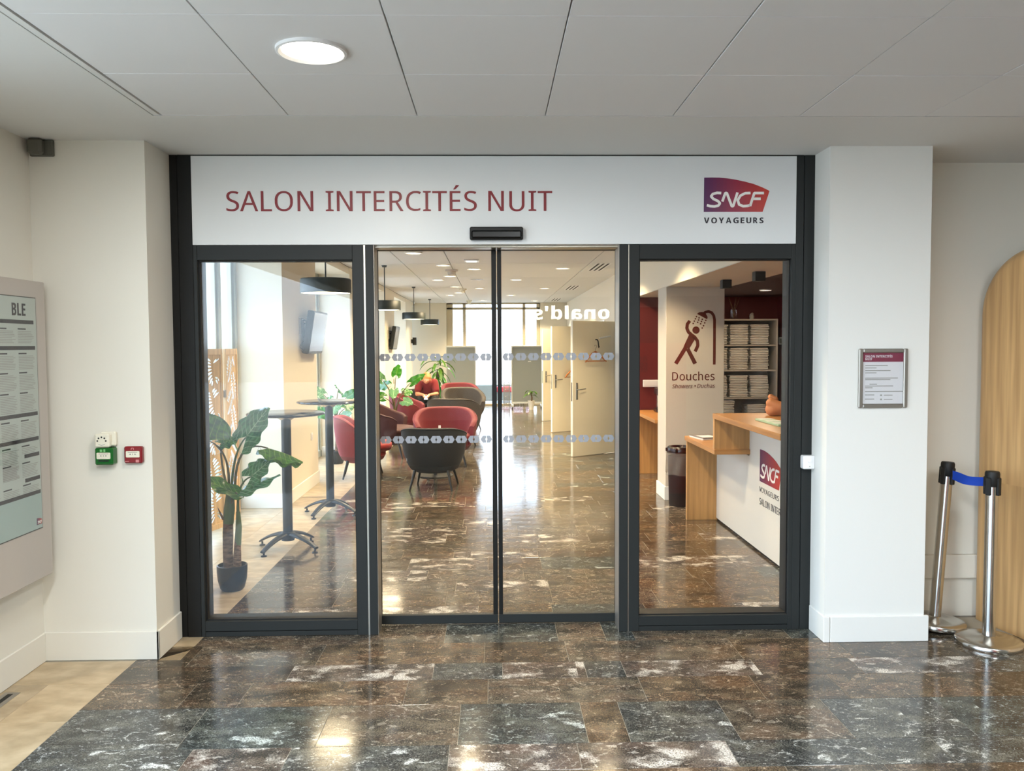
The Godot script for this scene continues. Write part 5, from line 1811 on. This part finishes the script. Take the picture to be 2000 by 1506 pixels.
	var tl := [[Vector3(-0.08, hip + 0.01, -0.02), Vector3(0.08, hip + 0.01, -0.02), 0.112, 0.112]]
	for s in [-1.0, 1.0]:
		tl.append([Vector3(s * 0.085, hip, 0.0), Vector3(s * 0.125, 0.52, 0.40), 0.088, 0.068])
		tl.append([Vector3(s * 0.125, 0.52, 0.40), Vector3(s * 0.12, 0.10, 0.36), 0.066, 0.052])
	nets(tr, tl, 0.016, 0.02, 0.012)
	part(o, "trousers", tr, M.trousers_black)
	var sh := MB.new()
	for s in [-1.0, 1.0]:
		nets(sh, [[Vector3(s * 0.12, 0.055, 0.33), Vector3(s * 0.14, 0.045, 0.54), 0.048, 0.040]], 0.012, 0.01)
	part(o, "shoes", sh, M.black_matt)
	var ph := thing("phone", "white phone held in both hands by the seated person", "phone", at + Vector3(0.07, 0.585, 0.605).rotated(Vector3.UP, 0.02) - Vector3(0.07, 0, 0), 0.02)
	var pm2 := MB.new()
	pm2.xf = Transform3D(Basis(Vector3.RIGHT, -0.9), Vector3.ZERO)
	pm2.cbox(Vector3(-0.036, -0.07, -0.004), Vector3(0.036, 0.07, 0.004), 0.003)
	part(ph, "case", pm2, M.white_plastic)
	var ps := MB.new()
	ps.xf = Transform3D(Basis(Vector3.RIGHT, -0.9), Vector3.ZERO)
	ps.box(Vector3(-0.032, -0.063, -0.0046), Vector3(0.032, 0.063, -0.004))
	part(ph, "screen", ps, M.black_plastic)


# ---------------------------------------------------------------- televisions, wall lamp, switches
func build_televisions() -> void:
	var o := thing("television", "wall-mounted television on the first window pier, screen turned aside and tilted down", "television", Vector3(-2.06, 1.75, -4.74), 0.0, "televisions on the window piers")
	var tilt := Basis(Vector3(0, 0, 1), -0.16)
	var mb := MB.new()
	mb.xf = Transform3D(tilt, Vector3(0.125, 0, 0))
	mb.cbox(Vector3(-0.075, -0.235, -0.36), Vector3(0.0, 0.235, 0.36), 0.012)
	mb.cbox(Vector3(-0.10, -0.17, -0.28), Vector3(-0.07, 0.13, 0.28), 0.01)
	part(o, "housing", mb, M.tv_body)
	var sc := MB.new()
	sc.xf = Transform3D(tilt, Vector3(0.125, 0, 0))
	sc.box(Vector3(0.0, -0.205, -0.335), Vector3(0.002, 0.215, 0.335))
	part(o, "screen", sc, M.tv_screen)
	part(o, "wall_plate", MB.new().cbox(Vector3(0, -0.02, 0.22), Vector3(0.02, 0.16, 0.40), 0.003), M.alu)
	part(o, "bracket", MB.new().tube([Vector3(0.01, 0.13, 0.34), Vector3(0.03, 0.14, 0.30), Vector3(0.06, 0.12, 0.15)], 0.012, 8), M.steel)
	part(o, "bracket", MB.new().tube([Vector3(0.01, 0.10, 0.26), Vector3(0.03, 0.10, 0.22), Vector3(0.06, 0.08, 0.1)], 0.012, 8), M.steel)
	part(o, "cable", MB.new().tube([Vector3(0.05, -0.08, 0.2), Vector3(0.03, -0.10, 0.38), Vector3(0.02, -0.16, 0.44), Vector3(0.04, -0.19, 0.38), Vector3(0.06, -0.17, 0.25)], 0.006, 8), M.black_plastic)
	part(o, "cable", MB.new().tube([Vector3(0.015, 0.10, 0.31), Vector3(0.02, -0.02, 0.30), Vector3(0.03, -0.16, 0.26)], 0.005, 8), M.black_plastic)
	dup(o, Vector3(-2.06, 1.76, -12.25), 0.0, "wall-mounted television on the far window pier, seen through the left door leaf")
	var s := thing("light_switch", "small white wall switch low on the first window pier", "switch", Vector3(-2.06, 0.58, -4.86))
	part(s, "plate", MB.new().cbox(Vector3(0, -0.042, -0.042), Vector3(0.009, 0.042, 0.042), 0.003), M.white_plastic)
	part(s, "rocker", MB.new().cbox(Vector3(0.009, -0.028, -0.028), Vector3(0.013, 0.028, 0.028), 0.002), M.white_plastic)
	var w := thing("wall_lamp", "black cylinder wall lamp on the last pier by the end wall", "wall lamp", Vector3(-2.06, 1.72, -16.55))
	part(w, "bracket", MB.new().cbox(Vector3(0, -0.05, -0.03), Vector3(0.04, 0.05, 0.03), 0.004), M.black_matt)
	var c := MB.new()
	c.xf = Transform3D(Basis(), Vector3(0.085, 0, 0))
	c.lathe([Vector2(0.0005, -0.095), Vector2(0.05, -0.095), Vector2(0.05, 0.095), Vector2(0.0005, 0.095)], 24)
	part(w, "body", c, M.black_matt)
	var sg := thing("wall_switch", "tiny brown wall fitting on the pier above the tall plant", "switch", Vector3(-2.06, 0.865, -12.72))
	part(sg, "plate", MB.new().cbox(Vector3(0, -0.05, -0.025), Vector3(0.012, 0.05, 0.025), 0.004), M.brown_ink)


# ---------------------------------------------------------------- boards, doors, hangers, ceiling fittings
func build_boards_and_doors() -> void:
	for q in 2:
		var o := thing("display_board", ["tall grey folding board behind the armchairs, left of the end window", "tall grey folding board on castors behind the small white plant pot"][q], "board", Vector3([-0.80, 0.875][q], 0, -16.45), 0.0, "grey boards before the end window")
		var hw: float = [0.355, 0.37][q]
		part(o, "panel", MB.new().cbox(Vector3(-hw, 0.16, -0.02), Vector3(hw, 1.56, 0.02), 0.004), M.board_grey)
		var fr := MB.new()
		fr.cbox(Vector3(-hw - 0.025, 0.13, -0.03), Vector3(-hw, 1.60, 0.03), 0.006)
		fr.cbox(Vector3(hw, 0.13, -0.03), Vector3(hw + 0.025, 1.60, 0.03), 0.006)
		fr.cbox(Vector3(-hw, 1.56, -0.03), Vector3(hw, 1.60, 0.03), 0.006)
		fr.cbox(Vector3(-hw, 0.13, -0.03), Vector3(hw, 0.165, 0.03), 0.006)
		part(o, "frame", fr, M.board_frame)
		for x in [-hw, hw]:
			part(o, "foot", MB.new().cbox(Vector3(x - 0.025, 0.05, -0.22), Vector3(x + 0.025, 0.10, 0.22), 0.008), M.board_frame)
			part(o, "post", MB.new().cbox(Vector3(x - 0.015, 0.09, -0.02), Vector3(x + 0.015, 0.16, 0.02), 0.004), M.board_frame)
			for z in [-0.19, 0.19]:
				var cs := MB.new()
				cs.xf = Transform3D(Basis(Vector3(0, 0, 1), PI / 2), Vector3(x, 0.026, z))
				cs.lathe([Vector2(0.0005, -0.012), Vector2(0.026, -0.012), Vector2(0.026, 0.012), Vector2(0.0005, 0.012)], 14)
				part(o, "castor", cs, M.black_plastic)
		if q == 1:
			var bars := MB.new()
			for k in 12:
				bars.cbox(Vector3(-0.33 + k * 0.03, 0.02, -0.10), Vector3(-0.318 + k * 0.03, 0.12, -0.06), 0.003)
			part(o, "rack_bar", bars, M.black_matt)
			var mk := MB.new()
			mk.stroke([Vector2(0.03, 1.18), Vector2(0.05, 1.205), Vector2(0.07, 1.185), Vector2(0.085, 1.205), Vector2(0.10, 1.19), Vector2(0.11, 1.19)], 0.008, 0.02, 0.0215)
			part(o, "white_mark", mk, M.logo_white)
	var tr := thing("trolley", "clear-wrapped rack standing left of the right grey board", "rack", Vector3(0.36, 0, -16.55))
	var tb := MB.new()
	for x in [-0.07, 0.07]:
		tb.tube([Vector3(x, 0.02, 0), Vector3(x, 0.62, 0), Vector3(x * 0.6, 0.68, 0)], 0.012, 8)
	for y in [0.12, 0.3, 0.48, 0.6]:
		tb.tube([Vector3(-0.07, y, 0), Vector3(0.07, y, 0)], 0.008, 8)
	part(tr, "frame", tb, M.steel)
	part(tr, "wrapping", MB.new().cbox(Vector3(-0.085, 0.06, -0.05), Vector3(0.085, 0.6, 0.05), 0.02), M.liner)
	# open door leaves: [free edge, hinge]
	var leaves := [[Vector2(1.143, -7.197), Vector2(1.975, -7.785)], [Vector2(1.094, -10.542), Vector2(1.975, -11.12)], [Vector2(1.064, -12.80), Vector2(1.975, -13.385)]]
	var k := 0
	for l in leaves:
		var d2: Vector2 = (l[1] - l[0])
		var dd := Vector3(d2.x, 0, d2.y).normalized()
		var o := thing("door_leaf", ["open cream door leaf nearest the entrance with a wooden hanger on its hook", "open cream door leaf in the middle of the three", "open cream door leaf furthest from the entrance"][k], "door", Vector3(l[0].x, 0, l[0].y), -atan2(dd.z, dd.x), "open door leaves on the right")
		var wd := d2.length()
		part(o, "leaf_panel", MB.new().cbox(Vector3(0.002, 0.008, -0.042), Vector3(wd, 1.948, 0.0), 0.002), M.door_paint)
		part(o, "edge_strip", MB.new().cbox(Vector3(-0.003, 0.008, -0.043), Vector3(0.003, 1.948, 0.001), 0.001), M.door_edge)
		part(o, "lock_plate", MB.new().box(Vector3(-0.0045, 0.80, -0.030), Vector3(-0.002, 1.07, -0.012)), M.black_matt)
		part(o, "escutcheon", MB.new().cbox(Vector3(0.055, 0.82, 0.0), Vector3(0.095, 1.06, 0.008), 0.004), M.brushed)
		part(o, "handle", MB.new().tube([Vector3(0.075, 0.965, 0.008), Vector3(0.075, 0.965, 0.045), Vector3(0.09, 0.966, 0.052), Vector3(0.20, 0.975, 0.05)], 0.009, 10), M.brushed)
		if k < 2:
			part(o, "coat_hook", MB.new().tube([Vector3(0.44, 1.68, 0.0), Vector3(0.44, 1.68, 0.03), Vector3(0.44, 1.66, 0.05), Vector3(0.445, 1.60, 0.055), Vector3(0.44, 1.565, 0.065), Vector3(0.435, 1.58, 0.08)], 0.009, 8), M.black_matt)
		if k == 0:
			part(o, "door_closer", MB.new().tube([Vector3(0.50, 1.70, 0.02), Vector3(0.62, 1.72, 0.04), Vector3(0.70, 1.73, 0.03)], 0.012, 8), M.white_plastic)
		k += 1
	var hg := thing("coat_hanger", "wooden coat hanger hanging on the nearest open door leaf", "hanger", Vector3(1.485, 1.575, -7.36), -atan2(-0.588, 0.832), "wooden coat hangers")
	part(hg, "hook", MB.new().tube([Vector3(0.0, -0.07, 0), Vector3(0, -0.03, 0), Vector3(0.02, -0.015, 0), Vector3(0.026, 0.008, 0), Vector3(0.01, 0.026, 0), Vector3(-0.010, 0.022, 0), Vector3(-0.016, 0.008, 0)], 0.003, 8), M.steel)
	for s in [-1, 1]:
		part(hg, "arm", MB.new().tube([Vector3(0, -0.07, 0), Vector3(s * 0.06, -0.095, 0), Vector3(s * 0.15, -0.165, 0.01), Vector3(s * 0.20, -0.215, 0.015)], [0.012, 0.013, 0.014, 0.010], 10), M.hanger_wood)
	part(hg, "bar", MB.new().tube([Vector3(-0.185, -0.205, 0.012), Vector3(0.185, -0.205, 0.012)], 0.007, 8), M.hanger_wood)
	dup(hg, Vector3(1.49, 1.22, -10.70), -atan2(-0.578, 0.881), "wooden coat hanger on the middle door leaf, half hidden by the nearest one")
	# ceiling fittings
	for p in [[1.568, -7.6, 0], [1.59, -11.9, 1], [1.60, -16.2, 2]]:
		var v := thing("air_vent", ["nearest slotted ceiling vent along the right wall", "middle slotted ceiling vent along the right wall", "furthest slotted ceiling vent along the right wall"][p[2]], "vent", Vector3(p[0], HL, p[1]), 0.0, "slotted vents in the lounge ceiling")
		for q in 3:
			part(v, "slot", MB.new().box(Vector3(-0.085 + q * 0.07, -0.002, -0.55), Vector3(-0.055 + q * 0.07, 0.002, 0.55)), M.gap_dark)
		part(v, "frame", MB.new().box(Vector3(-0.11, -0.0015, -0.57), Vector3(0.11, 0.0, 0.57)), M.white_plastic)
	k = 0
	for p in [[-0.602, -7.92, 0.075], [-0.584, -12.08, 0.06], [-0.581, -16.41, 0.06]]:
		var dt := thing("smoke_detector", ["grey round smoke detector on the lounge ceiling nearest the doors", "round smoke detector midway along the lounge ceiling", "round smoke detector at the far end of the lounge ceiling"][k], "smoke detector", Vector3(p[0], HL, p[1]), 0.0, "smoke detectors")
		part(dt, "base", MB.new().lathe([Vector2(p[2] * 0.9, -0.03), Vector2(p[2] * 1.3, -0.025), Vector2(p[2] * 1.3, 0.0)], 24), M.case_grey if k == 0 else M.ivory)
		part(dt, "head", MB.new().lathe([Vector2(0.0005, -0.085), Vector2(p[2] * 0.7, -0.08), Vector2(p[2] * 0.9, -0.03)], 24), M.case_grey if k == 0 else M.ivory)
		k += 1
	var ex := thing("emergency_light", "small square emergency light in the lounge ceiling above the doors", "emergency light", Vector3(-0.269, HL, -6.53))
	part(ex, "frame", MB.new().cbox(Vector3(-0.10, -0.02, -0.10), Vector3(0.10, 0.0, 0.10), 0.005), M.white_plastic)
	part(ex, "lens", MB.new().cbox(Vector3(-0.07, -0.026, -0.07), Vector3(0.07, -0.02, 0.07), 0.004), M.exit_glow)
	var sp := thing("ceiling_speaker", "unlit round speaker grille in the lounge ceiling", "speaker", Vector3(-0.253, HL, -9.79))
	part(sp, "grille", MB.new().lathe([Vector2(0.0005, -0.006), Vector2(0.10, -0.006), Vector2(0.12, -0.002), Vector2(0.12, 0.0)], 28), M.alu)


# ---------------------------------------------------------------- reception corner
func build_reception() -> void:
	# counter: low oak desk, higher oak desk stepping over it, white front with the mark
	var c := thing("reception_counter", "white-fronted reception counter with stepped oak tops behind the right glass panel", "counter", Vector3.ZERO)
	part(c, "front_panel", MB.new().box(Vector3(2.036, 0.02, -2.90), Vector3(2.07, 0.715, -0.45)), M.counter_white)
	part(c, "front_panel", MB.new().box(Vector3(2.036, 0.715, -1.95), Vector3(2.07, 1.01, -0.45)), M.counter_white)
	part(c, "plinth", MB.new().box(Vector3(2.045, 0.0, -2.90), Vector3(2.065, 0.02, -0.45)), M.black_matt)
	part(c, "low_top", MB.new().cbox(Vector3(1.75, 0.729, -2.945), Vector3(2.75, 0.768, -1.93), 0.002), M.oak_top)
	part(c, "low_side", MB.new().cbox(Vector3(1.765, 0.0, -2.945), Vector3(2.75, 0.729, -2.905), 0.002), M.oak)
	part(c, "high_top", MB.new().cbox(Vector3(1.75, 1.012, -1.99), Vector3(2.66, 1.053, -0.45), 0.002), M.oak_top)
	part(c, "high_side", MB.new().cbox(Vector3(1.755, 0.729, -1.99), Vector3(2.66, 1.012, -1.95), 0.002), M.oak)
	part(c, "end_panel", MB.new().box(Vector3(2.036, 0.0, -0.47), Vector3(2.66, 1.01, -0.45)), M.counter_white)
	var ax := Basis(Vector3.BACK, Vector3.UP, Vector3.LEFT)
	logo(c, Vector3(2.0358, 0.68, -1.455), 0.47, 0.245, ax)
	letters(c, "lettering", "VOYAGEURS", Vector3(2.0355, 0.497, -1.482), Vector2(0.43, 0.038), ax, M.ink)
	letters(c, "lettering", "SALON INTERCIT\u00c9S NUIT", Vector3(2.0355, 0.412, -1.265), Vector2(0.85, 0.067), ax, M.ink)
	# things on the counter
	var mz := thing("magazine", "small pile of magazines lying on the low oak desk", "magazine", Vector3(1.90, 0.768, -2.75), 0.2)
	part(mz, "cover", MB.new().cbox(Vector3(-0.10, 0.012, -0.14), Vector3(0.10, 0.02, 0.14), 0.002), mat("cover_grey", Color(0.45, 0.42, 0.42), 0.4))
	part(mz, "pages", MB.new().cbox(Vector3(-0.098, 0.0, -0.138), Vector3(0.098, 0.012, 0.138), 0.001), M.paper)
	part(mz, "cover_picture", MB.new().box(Vector3(-0.08, 0.02, -0.05), Vector3(0.05, 0.0206, 0.12)), M.paper)
	var bg := thing("paper_bag", "crumpled tan bag on the high oak counter", "bag", Vector3(2.24, 1.053, -1.72))
	var bm := MB.new()
	nets(bm, [[Vector3(-0.10, 0.05, 0), Vector3(0.10, 0.05, 0.02), 0.055, 0.055], [Vector3(-0.12, 0.10, 0.01), Vector3(-0.06, 0.07, 0.03), 0.035, 0.045], [Vector3(0.02, 0.09, 0.0), Vector3(0.12, 0.13, -0.02), 0.045, 0.035], [Vector3(-0.02, 0.06, 0.05), Vector3(0.0, 0.03, 0.08), 0.030, 0.026], [Vector3(0.06, 0.07, 0.04), Vector3(0.10, 0.05, 0.07), 0.032, 0.022], [Vector3(-0.08, 0.12, -0.02), Vector3(-0.11, 0.145, -0.02), 0.03, 0.022]], 0.010, 0.006)
	part(bg, "crumple", bm, M.bag_tan)
	var bk := thing("booklet", "pale green printed strip lying on the high oak counter", "booklet", Vector3(1.95, 1.053, -1.12), 0.0)
	part(bk, "cover", MB.new().cbox(Vector3(-0.06, 0.0, -0.24), Vector3(0.05, 0.016, 0.24), 0.003), M.booklet_green)
	for k in 3:
		part(bk, "white_band", MB.new().box(Vector3(-0.055, 0.016, -0.20 + k * 0.15), Vector3(0.045, 0.0168, -0.13 + k * 0.15)), M.paper)
	# second desk behind the pillar
	var s := thing("side_counter", "oak side counter half hidden behind the shower pillar", "counter", Vector3.ZERO)
	part(s, "top", MB.new().cbox(Vector3(1.75, 0.752, -5.68), Vector3(2.5, 0.792, -4.32), 0.002), M.oak_top)
	part(s, "side", MB.new().cbox(Vector3(1.765, 0.0, -5.68), Vector3(2.5, 0.752, -5.64), 0.002), M.oak)
	part(s, "back", MB.new().cbox(Vector3(2.4, 0.0, -5.64), Vector3(2.5, 0.752, -4.34), 0.002), M.oak)
	var cm := thing("coffee_machine", "black and chrome machine at the pillar end of the side counter", "coffee machine", Vector3(2.04, 0.792, -5.35))
	part(cm, "body", MB.new().cbox(Vector3(-0.085, 0.0, -0.1), Vector3(0.12, 0.05, 0.1), 0.01), M.black_plastic)
	part(cm, "column", MB.new().cbox(Vector3(-0.06, 0.05, -0.08), Vector3(0.10, 0.22, 0.02), 0.01), M.steel)
	part(cm, "head", MB.new().cbox(Vector3(-0.08, 0.20, -0.09), Vector3(0.11, 0.30, 0.09), 0.015), M.black_plastic)
	var sw := thing("socket_box", "white socket box on the maroon wall over the side counter", "socket", Vector3(1.97, 1.12, -5.7))
	part(sw, "plate", MB.new().cbox(Vector3(-0.10, -0.045, 0), Vector3(0.10, 0.045, 0.03), 0.005), M.white_plastic)
	part(sw, "insert", MB.new().cbox(Vector3(-0.08, -0.03, 0.03), Vector3(0.08, 0.03, 0.034), 0.002), M.white_plastic)
	var wb := thing("wall_control", "small white control box on the maroon side wall right of the towel shelves", "control box", Vector3(3.55, 1.64, -5.38))
	part(wb, "box", MB.new().cbox(Vector3(-0.05, -0.045, -0.12), Vector3(0, 0.045, 0.12), 0.005), M.white_plastic)
	part(wb, "face_plate", MB.new().cbox(Vector3(-0.054, -0.03, -0.08), Vector3(-0.05, 0.03, 0.05), 0.001), M.alu)
	# bin
	var b := thing("waste_bin", "tall black waste bin with a clear liner beside the pillar", "bin", Vector3(1.865, 0, -3.60))
	part(b, "barrel", MB.new().lathe([Vector2(0.0005, 0.0), Vector2(0.105, 0.0), Vector2(0.112, 0.01), Vector2(0.125, 0.50), Vector2(0.118, 0.50)], 32), M.black_matt)
	part(b, "lid_ring", MB.new().lathe([Vector2(0.095, 0.53), Vector2(0.133, 0.525), Vector2(0.137, 0.54), Vector2(0.137, 0.575), Vector2(0.125, 0.59), Vector2(0.10, 0.592), Vector2(0.092, 0.57)], 32), M.black_plastic)
	for k in 6:
		var a := k * PI / 3
		part(b, "clip", MB.new().cbox(Vector3(cos(a) * 0.138 - 0.012, 0.545, sin(a) * 0.138 - 0.012), Vector3(cos(a) * 0.138 + 0.012, 0.58, sin(a) * 0.138 + 0.012), 0.004), M.black_plastic)
	var rows := []
	for y in 8:
		var row := PackedVector3Array()
		for q in 40:
			var a := TAU * q / 40
			var rr := 0.136 + 0.012 * (y / 7.0) * sin(a * 7.0 + y * 0.4) + 0.01 * (y / 7.0)
			row.append(Vector3(cos(a) * rr, 0.535 - y * 0.031 + 0.006 * sin(a * 5.0) * (y / 7.0), -sin(a) * rr))
		rows.append(row)
	part(b, "liner", MB.new().grid(rows, true, true), M.liner)
	# pictogram on the pillar
	var pg := thing("shower_pictogram", "brown shower pictogram with the word Douches on the pale pillar", "sign", Vector3(0, 0, -3.883))
	var fx := 0.001386
	var q0 := Vector2(2.070, 1.665)
	var tp := func(x: float, y: float) -> Vector2: return Vector2(q0.x + (x - 515.0) * fx, q0.y - (y - 680.0) * fx)
	var fig := MB.new()
	var hd := PackedVector2Array()
	for k in 24:
		hd.append(tp.call(524 + 27 * cos(TAU * k / 24), 620 + 27 * sin(TAU * k / 24)))
	fig.prism(hd, 0.0, 0.0015)
	part(pg, "head", fig, M.brown_ink)
	var bd := MB.new()
	for s2 in [[[478, 552], [460, 575], [456, 605], [468, 635], [492, 655], [515, 672], [535, 700], [538, 735], [518, 778]]]:
		var ln := []
		for p in s2:
			ln.append(tp.call(p[0], p[1]))
		bd.stroke(ln, 24 * fx, 0.0, 0.0015)
	bd.prism(PackedVector2Array([tp.call(472, 655), tp.call(520, 680), tp.call(474, 758), tp.call(432, 742)]), 0.0, 0.0015)
	for s2 in [[[450, 745], [375, 867]], [[462, 757], [519, 867]]]:
		bd.stroke([tp.call(s2[0][0], s2[0][1]), tp.call(s2[1][0], s2[1][1])], 29 * fx, 0.0, 0.0015)
	part(pg, "body", bd, M.brown_ink)
	var sh := MB.new()
	var pl := []
	for p in [[661, 875], [661, 545], [655, 515], [640, 493], [618, 483], [595, 487], [582, 497]]:
		pl.append(tp.call(p[0], p[1]))
	sh.stroke(pl, 20 * fx, 0.0, 0.0015)
	sh.prism(PackedVector2Array([tp.call(531, 501), tp.call(545, 489), tp.call(570, 487), tp.call(596, 500), tp.call(610, 525), tp.call(606, 541)]), 0.0, 0.0015)
	part(pg, "shower", sh, M.brown_ink)
	var dr := MB.new()
	for p in [[527, 521], [546, 530], [570, 541], [596, 549], [519, 537], [543, 546], [564, 557], [588, 567], [511, 554], [536, 563], [558, 574], [580, 588], [503, 571], [570, 605]]:
		var e := PackedVector2Array()
		for k in 10:
			e.append(tp.call(p[0] + 6 * cos(TAU * k / 10), p[1] + 6 * sin(TAU * k / 10)))
		dr.prism(e, 0.0, 0.0015)
	part(pg, "drops", dr, M.brown_ink)
	letters(pg, "lettering", "Douches", Vector3(2.058, 1.279, 0.001), Vector2(0.437, 0.0), front(), M.brown_ink)
	letters(pg, "lettering", "Showers", Vector3(1.947, 1.176, 0.001), Vector2(0.206, 0.0), front(), M.brown_ink, false, 0.2)
	letters(pg, "lettering", "Duchas", Vector3(2.192, 1.178, 0.001), Vector2(0.180, 0.0), front(), M.brown_ink, false, 0.2)
	var dt := MB.new()
	dt.prism(PackedVector2Array([Vector2(2.070, 1.170), Vector2(2.084, 1.170), Vector2(2.084, 1.184), Vector2(2.070, 1.184)]), 0.0, 0.0015)
	part(pg, "dot", dt, M.brown_ink)
	# soffit spots
	var k2 := 0
	for p in [[2.13, -2.98], [2.16, -2.14]]:
		var l := thing("spot_lamp", ["black cube spot lamp under the soffit, nearer the pillar", "black cube spot lamp under the soffit, nearer the entrance"][k2], "spot lamp", Vector3(p[0], 2.188, p[1]), 0.0, "cube spots over the counter")
		part(l, "body", MB.new().cbox(Vector3(-0.042, -0.078, -0.042), Vector3(0.042, -0.002, 0.042), 0.003), M.black_matt)
		part(l, "lens", MB.new().lathe([Vector2(0.028, -0.080), Vector2(0.0005, -0.0815)], 20), M.tv_screen)
		k2 += 1
	# towel shelves
	var t := thing("towel_shelf", "grey open shelf unit full of folded towels in the red recess", "shelf unit", Vector3(2.99, 0, -5.53))
	for x in [-0.45, 0.435]:
		part(t, "side_panel", MB.new().cbox(Vector3(x, 0, -0.15), Vector3(x + 0.018, 1.905, 0.17), 0.002), M.shelf_grey)
	part(t, "back_panel", MB.new().box(Vector3(-0.432, 0, -0.155), Vector3(0.435, 1.905, -0.148)), M.shelf_grey)
	part(t, "top_panel", MB.new().cbox(Vector3(-0.432, 1.885, -0.15), Vector3(0.435, 1.905, 0.17), 0.002), M.shelf_grey)
	for y in [0.03, 0.33, 0.63, 0.940, 1.274, 1.578]:
		part(t, "shelf_board", MB.new().cbox(Vector3(-0.432, y, -0.148), Vector3(0.435, y + 0.018, 0.16), 0.002), M.shelf_grey)
	var tw := thing("towel", "folded towel", "towel", Vector3.ZERO, 0.0, "folded towels on the shelf unit")
	var prof := []
	for e in 9:     # the folded front: a soft rounded roll
		var a := -PI / 2 + PI * e / 8
		prof.append(Vector2(cos(a), sin(a)))
	var rows2 := []
	for x in 7:
		var row := PackedVector3Array()
		var xx := -0.108 + 0.036 * x
		var puff := 1.0 - 0.25 * absf(xx) / 0.108
		row.append(Vector3(xx, 0.0, -0.24))
		for p in prof:
			row.append(Vector3(xx, 0.0098 + p.y * 0.0095 * puff, p.x * 0.010 + 0.0))
		row.append(Vector3(xx, 0.0196, -0.24))
		rows2.append(row)
	var tm := MB.new().grid(rows2, false, true)
	for e in [0, 6]:
		for q in range(1, rows2[e].size() - 1):
			tm.otri(rows2[e][0], rows2[e][q], rows2[e][q + 1], Vector3(0, 0.01, -0.1))
	part(tw, "fold", tm, M.towel)
	part(tw, "hem", MB.new().cbox(Vector3(-0.109, 0.006, -0.20), Vector3(-0.098, 0.013, 0.0), 0.002), M.towel_edge)
	var first := true
	var r := RandomNumberGenerator.new()
	r.seed = 31
	var nth := ["lowest", "second", "third", "fourth", "fifth", "sixth", "seventh", "eighth", "ninth", "tenth", "eleventh", "twelfth", "topmost"]
	var spots := ["left stack", "middle stack", "right stack"]
	var lev := {0.96: "bottom visible shelf", 1.294: "second shelf from the top", 1.598: "top shelf"}
	for y in [0.96, 1.294, 1.598]:
		for cidx in 3:
			var n: int = 13 if y < 1.5 else 12
			var cx: float = 2.99 + [-0.262, -0.010, 0.242][cidx]
			for q in n:
				var p := Vector3(cx + r.randf_range(-0.007, 0.007), y + q * 0.0203, -5.40 + r.randf_range(-0.006, 0.006))
				var lb := "folded pale towel, %s from below, %s, %s" % [nth[q], spots[cidx], lev[y]]
				if first:
					tw.position = p
					tw.set_meta("label", lb)
					first = false
				else:
					dup(tw, p, r.randf_range(-0.05, 0.05), lb)
	for q in 5:
		dup(tw, Vector3(2.82 + r.randf_range(-0.01, 0.01), 0.648 + 0.18 + q * 0.021, -5.40), r.randf_range(-0.1, 0.1), "loosely folded towel, %s from below, left side of the low shelf" % nth[q])
	for q in 9:
		dup(tw, Vector3(2.82, 0.648 + q * 0.0203, -5.40), 0.0, "folded pale towel, %s from below under the loose ones, low shelf" % nth[q])
	for q in 11:
		dup(tw, Vector3(3.20, 0.648 + q * 0.0203, -5.40), r.randf_range(-0.03, 0.03), "folded pale towel, %s from below, right stack, low shelf" % nth[q])
	# vase with twigs and a small pot on the unit
	var v := thing("glass_vase", "clear glass vase with bare twigs on top of the towel shelves", "vase", Vector3(2.93, 1.905, -5.45))
	var gl := MB.new().lathe([Vector2(0.0005, 0.0), Vector2(0.045, 0.0), Vector2(0.055, 0.05), Vector2(0.05, 0.12), Vector2(0.047, 0.12), Vector2(0.05, 0.05), Vector2(0.04, 0.008), Vector2(0.0005, 0.008)], 28)
	part(v, "glass_body", gl, M.case_glass)
	for k in 5:
		var a := k * 1.3
		part(v, "twig", MB.new().tube([Vector3(0, 0.01, 0), Vector3(cos(a) * 0.015, 0.12, sin(a) * 0.015), Vector3(cos(a) * 0.05, 0.20, sin(a) * 0.04), Vector3(cos(a) * 0.075, 0.265, sin(a) * 0.05)], [0.004, 0.0035, 0.003, 0.0015], 6), M.bark)
	var sp := thing("small_pot", "small pale pot on top of the towel shelves right of the vase", "pot", Vector3(3.15, 1.905, -5.45))
	part(sp, "pot_body", MB.new().lathe([Vector2(0.0005, 0.0), Vector2(0.022, 0.0), Vector2(0.03, 0.03), Vector2(0.026, 0.045), Vector2(0.022, 0.045)], 20), M.shelf_grey)
	var kn := MB.new()
	nets(kn, [[Vector3(0, 0.05, 0), Vector3(0.005, 0.062, 0), 0.026, 0.018]], 0.006, 0.005)
	part(sp, "filling", kn, M.shelf_grey)
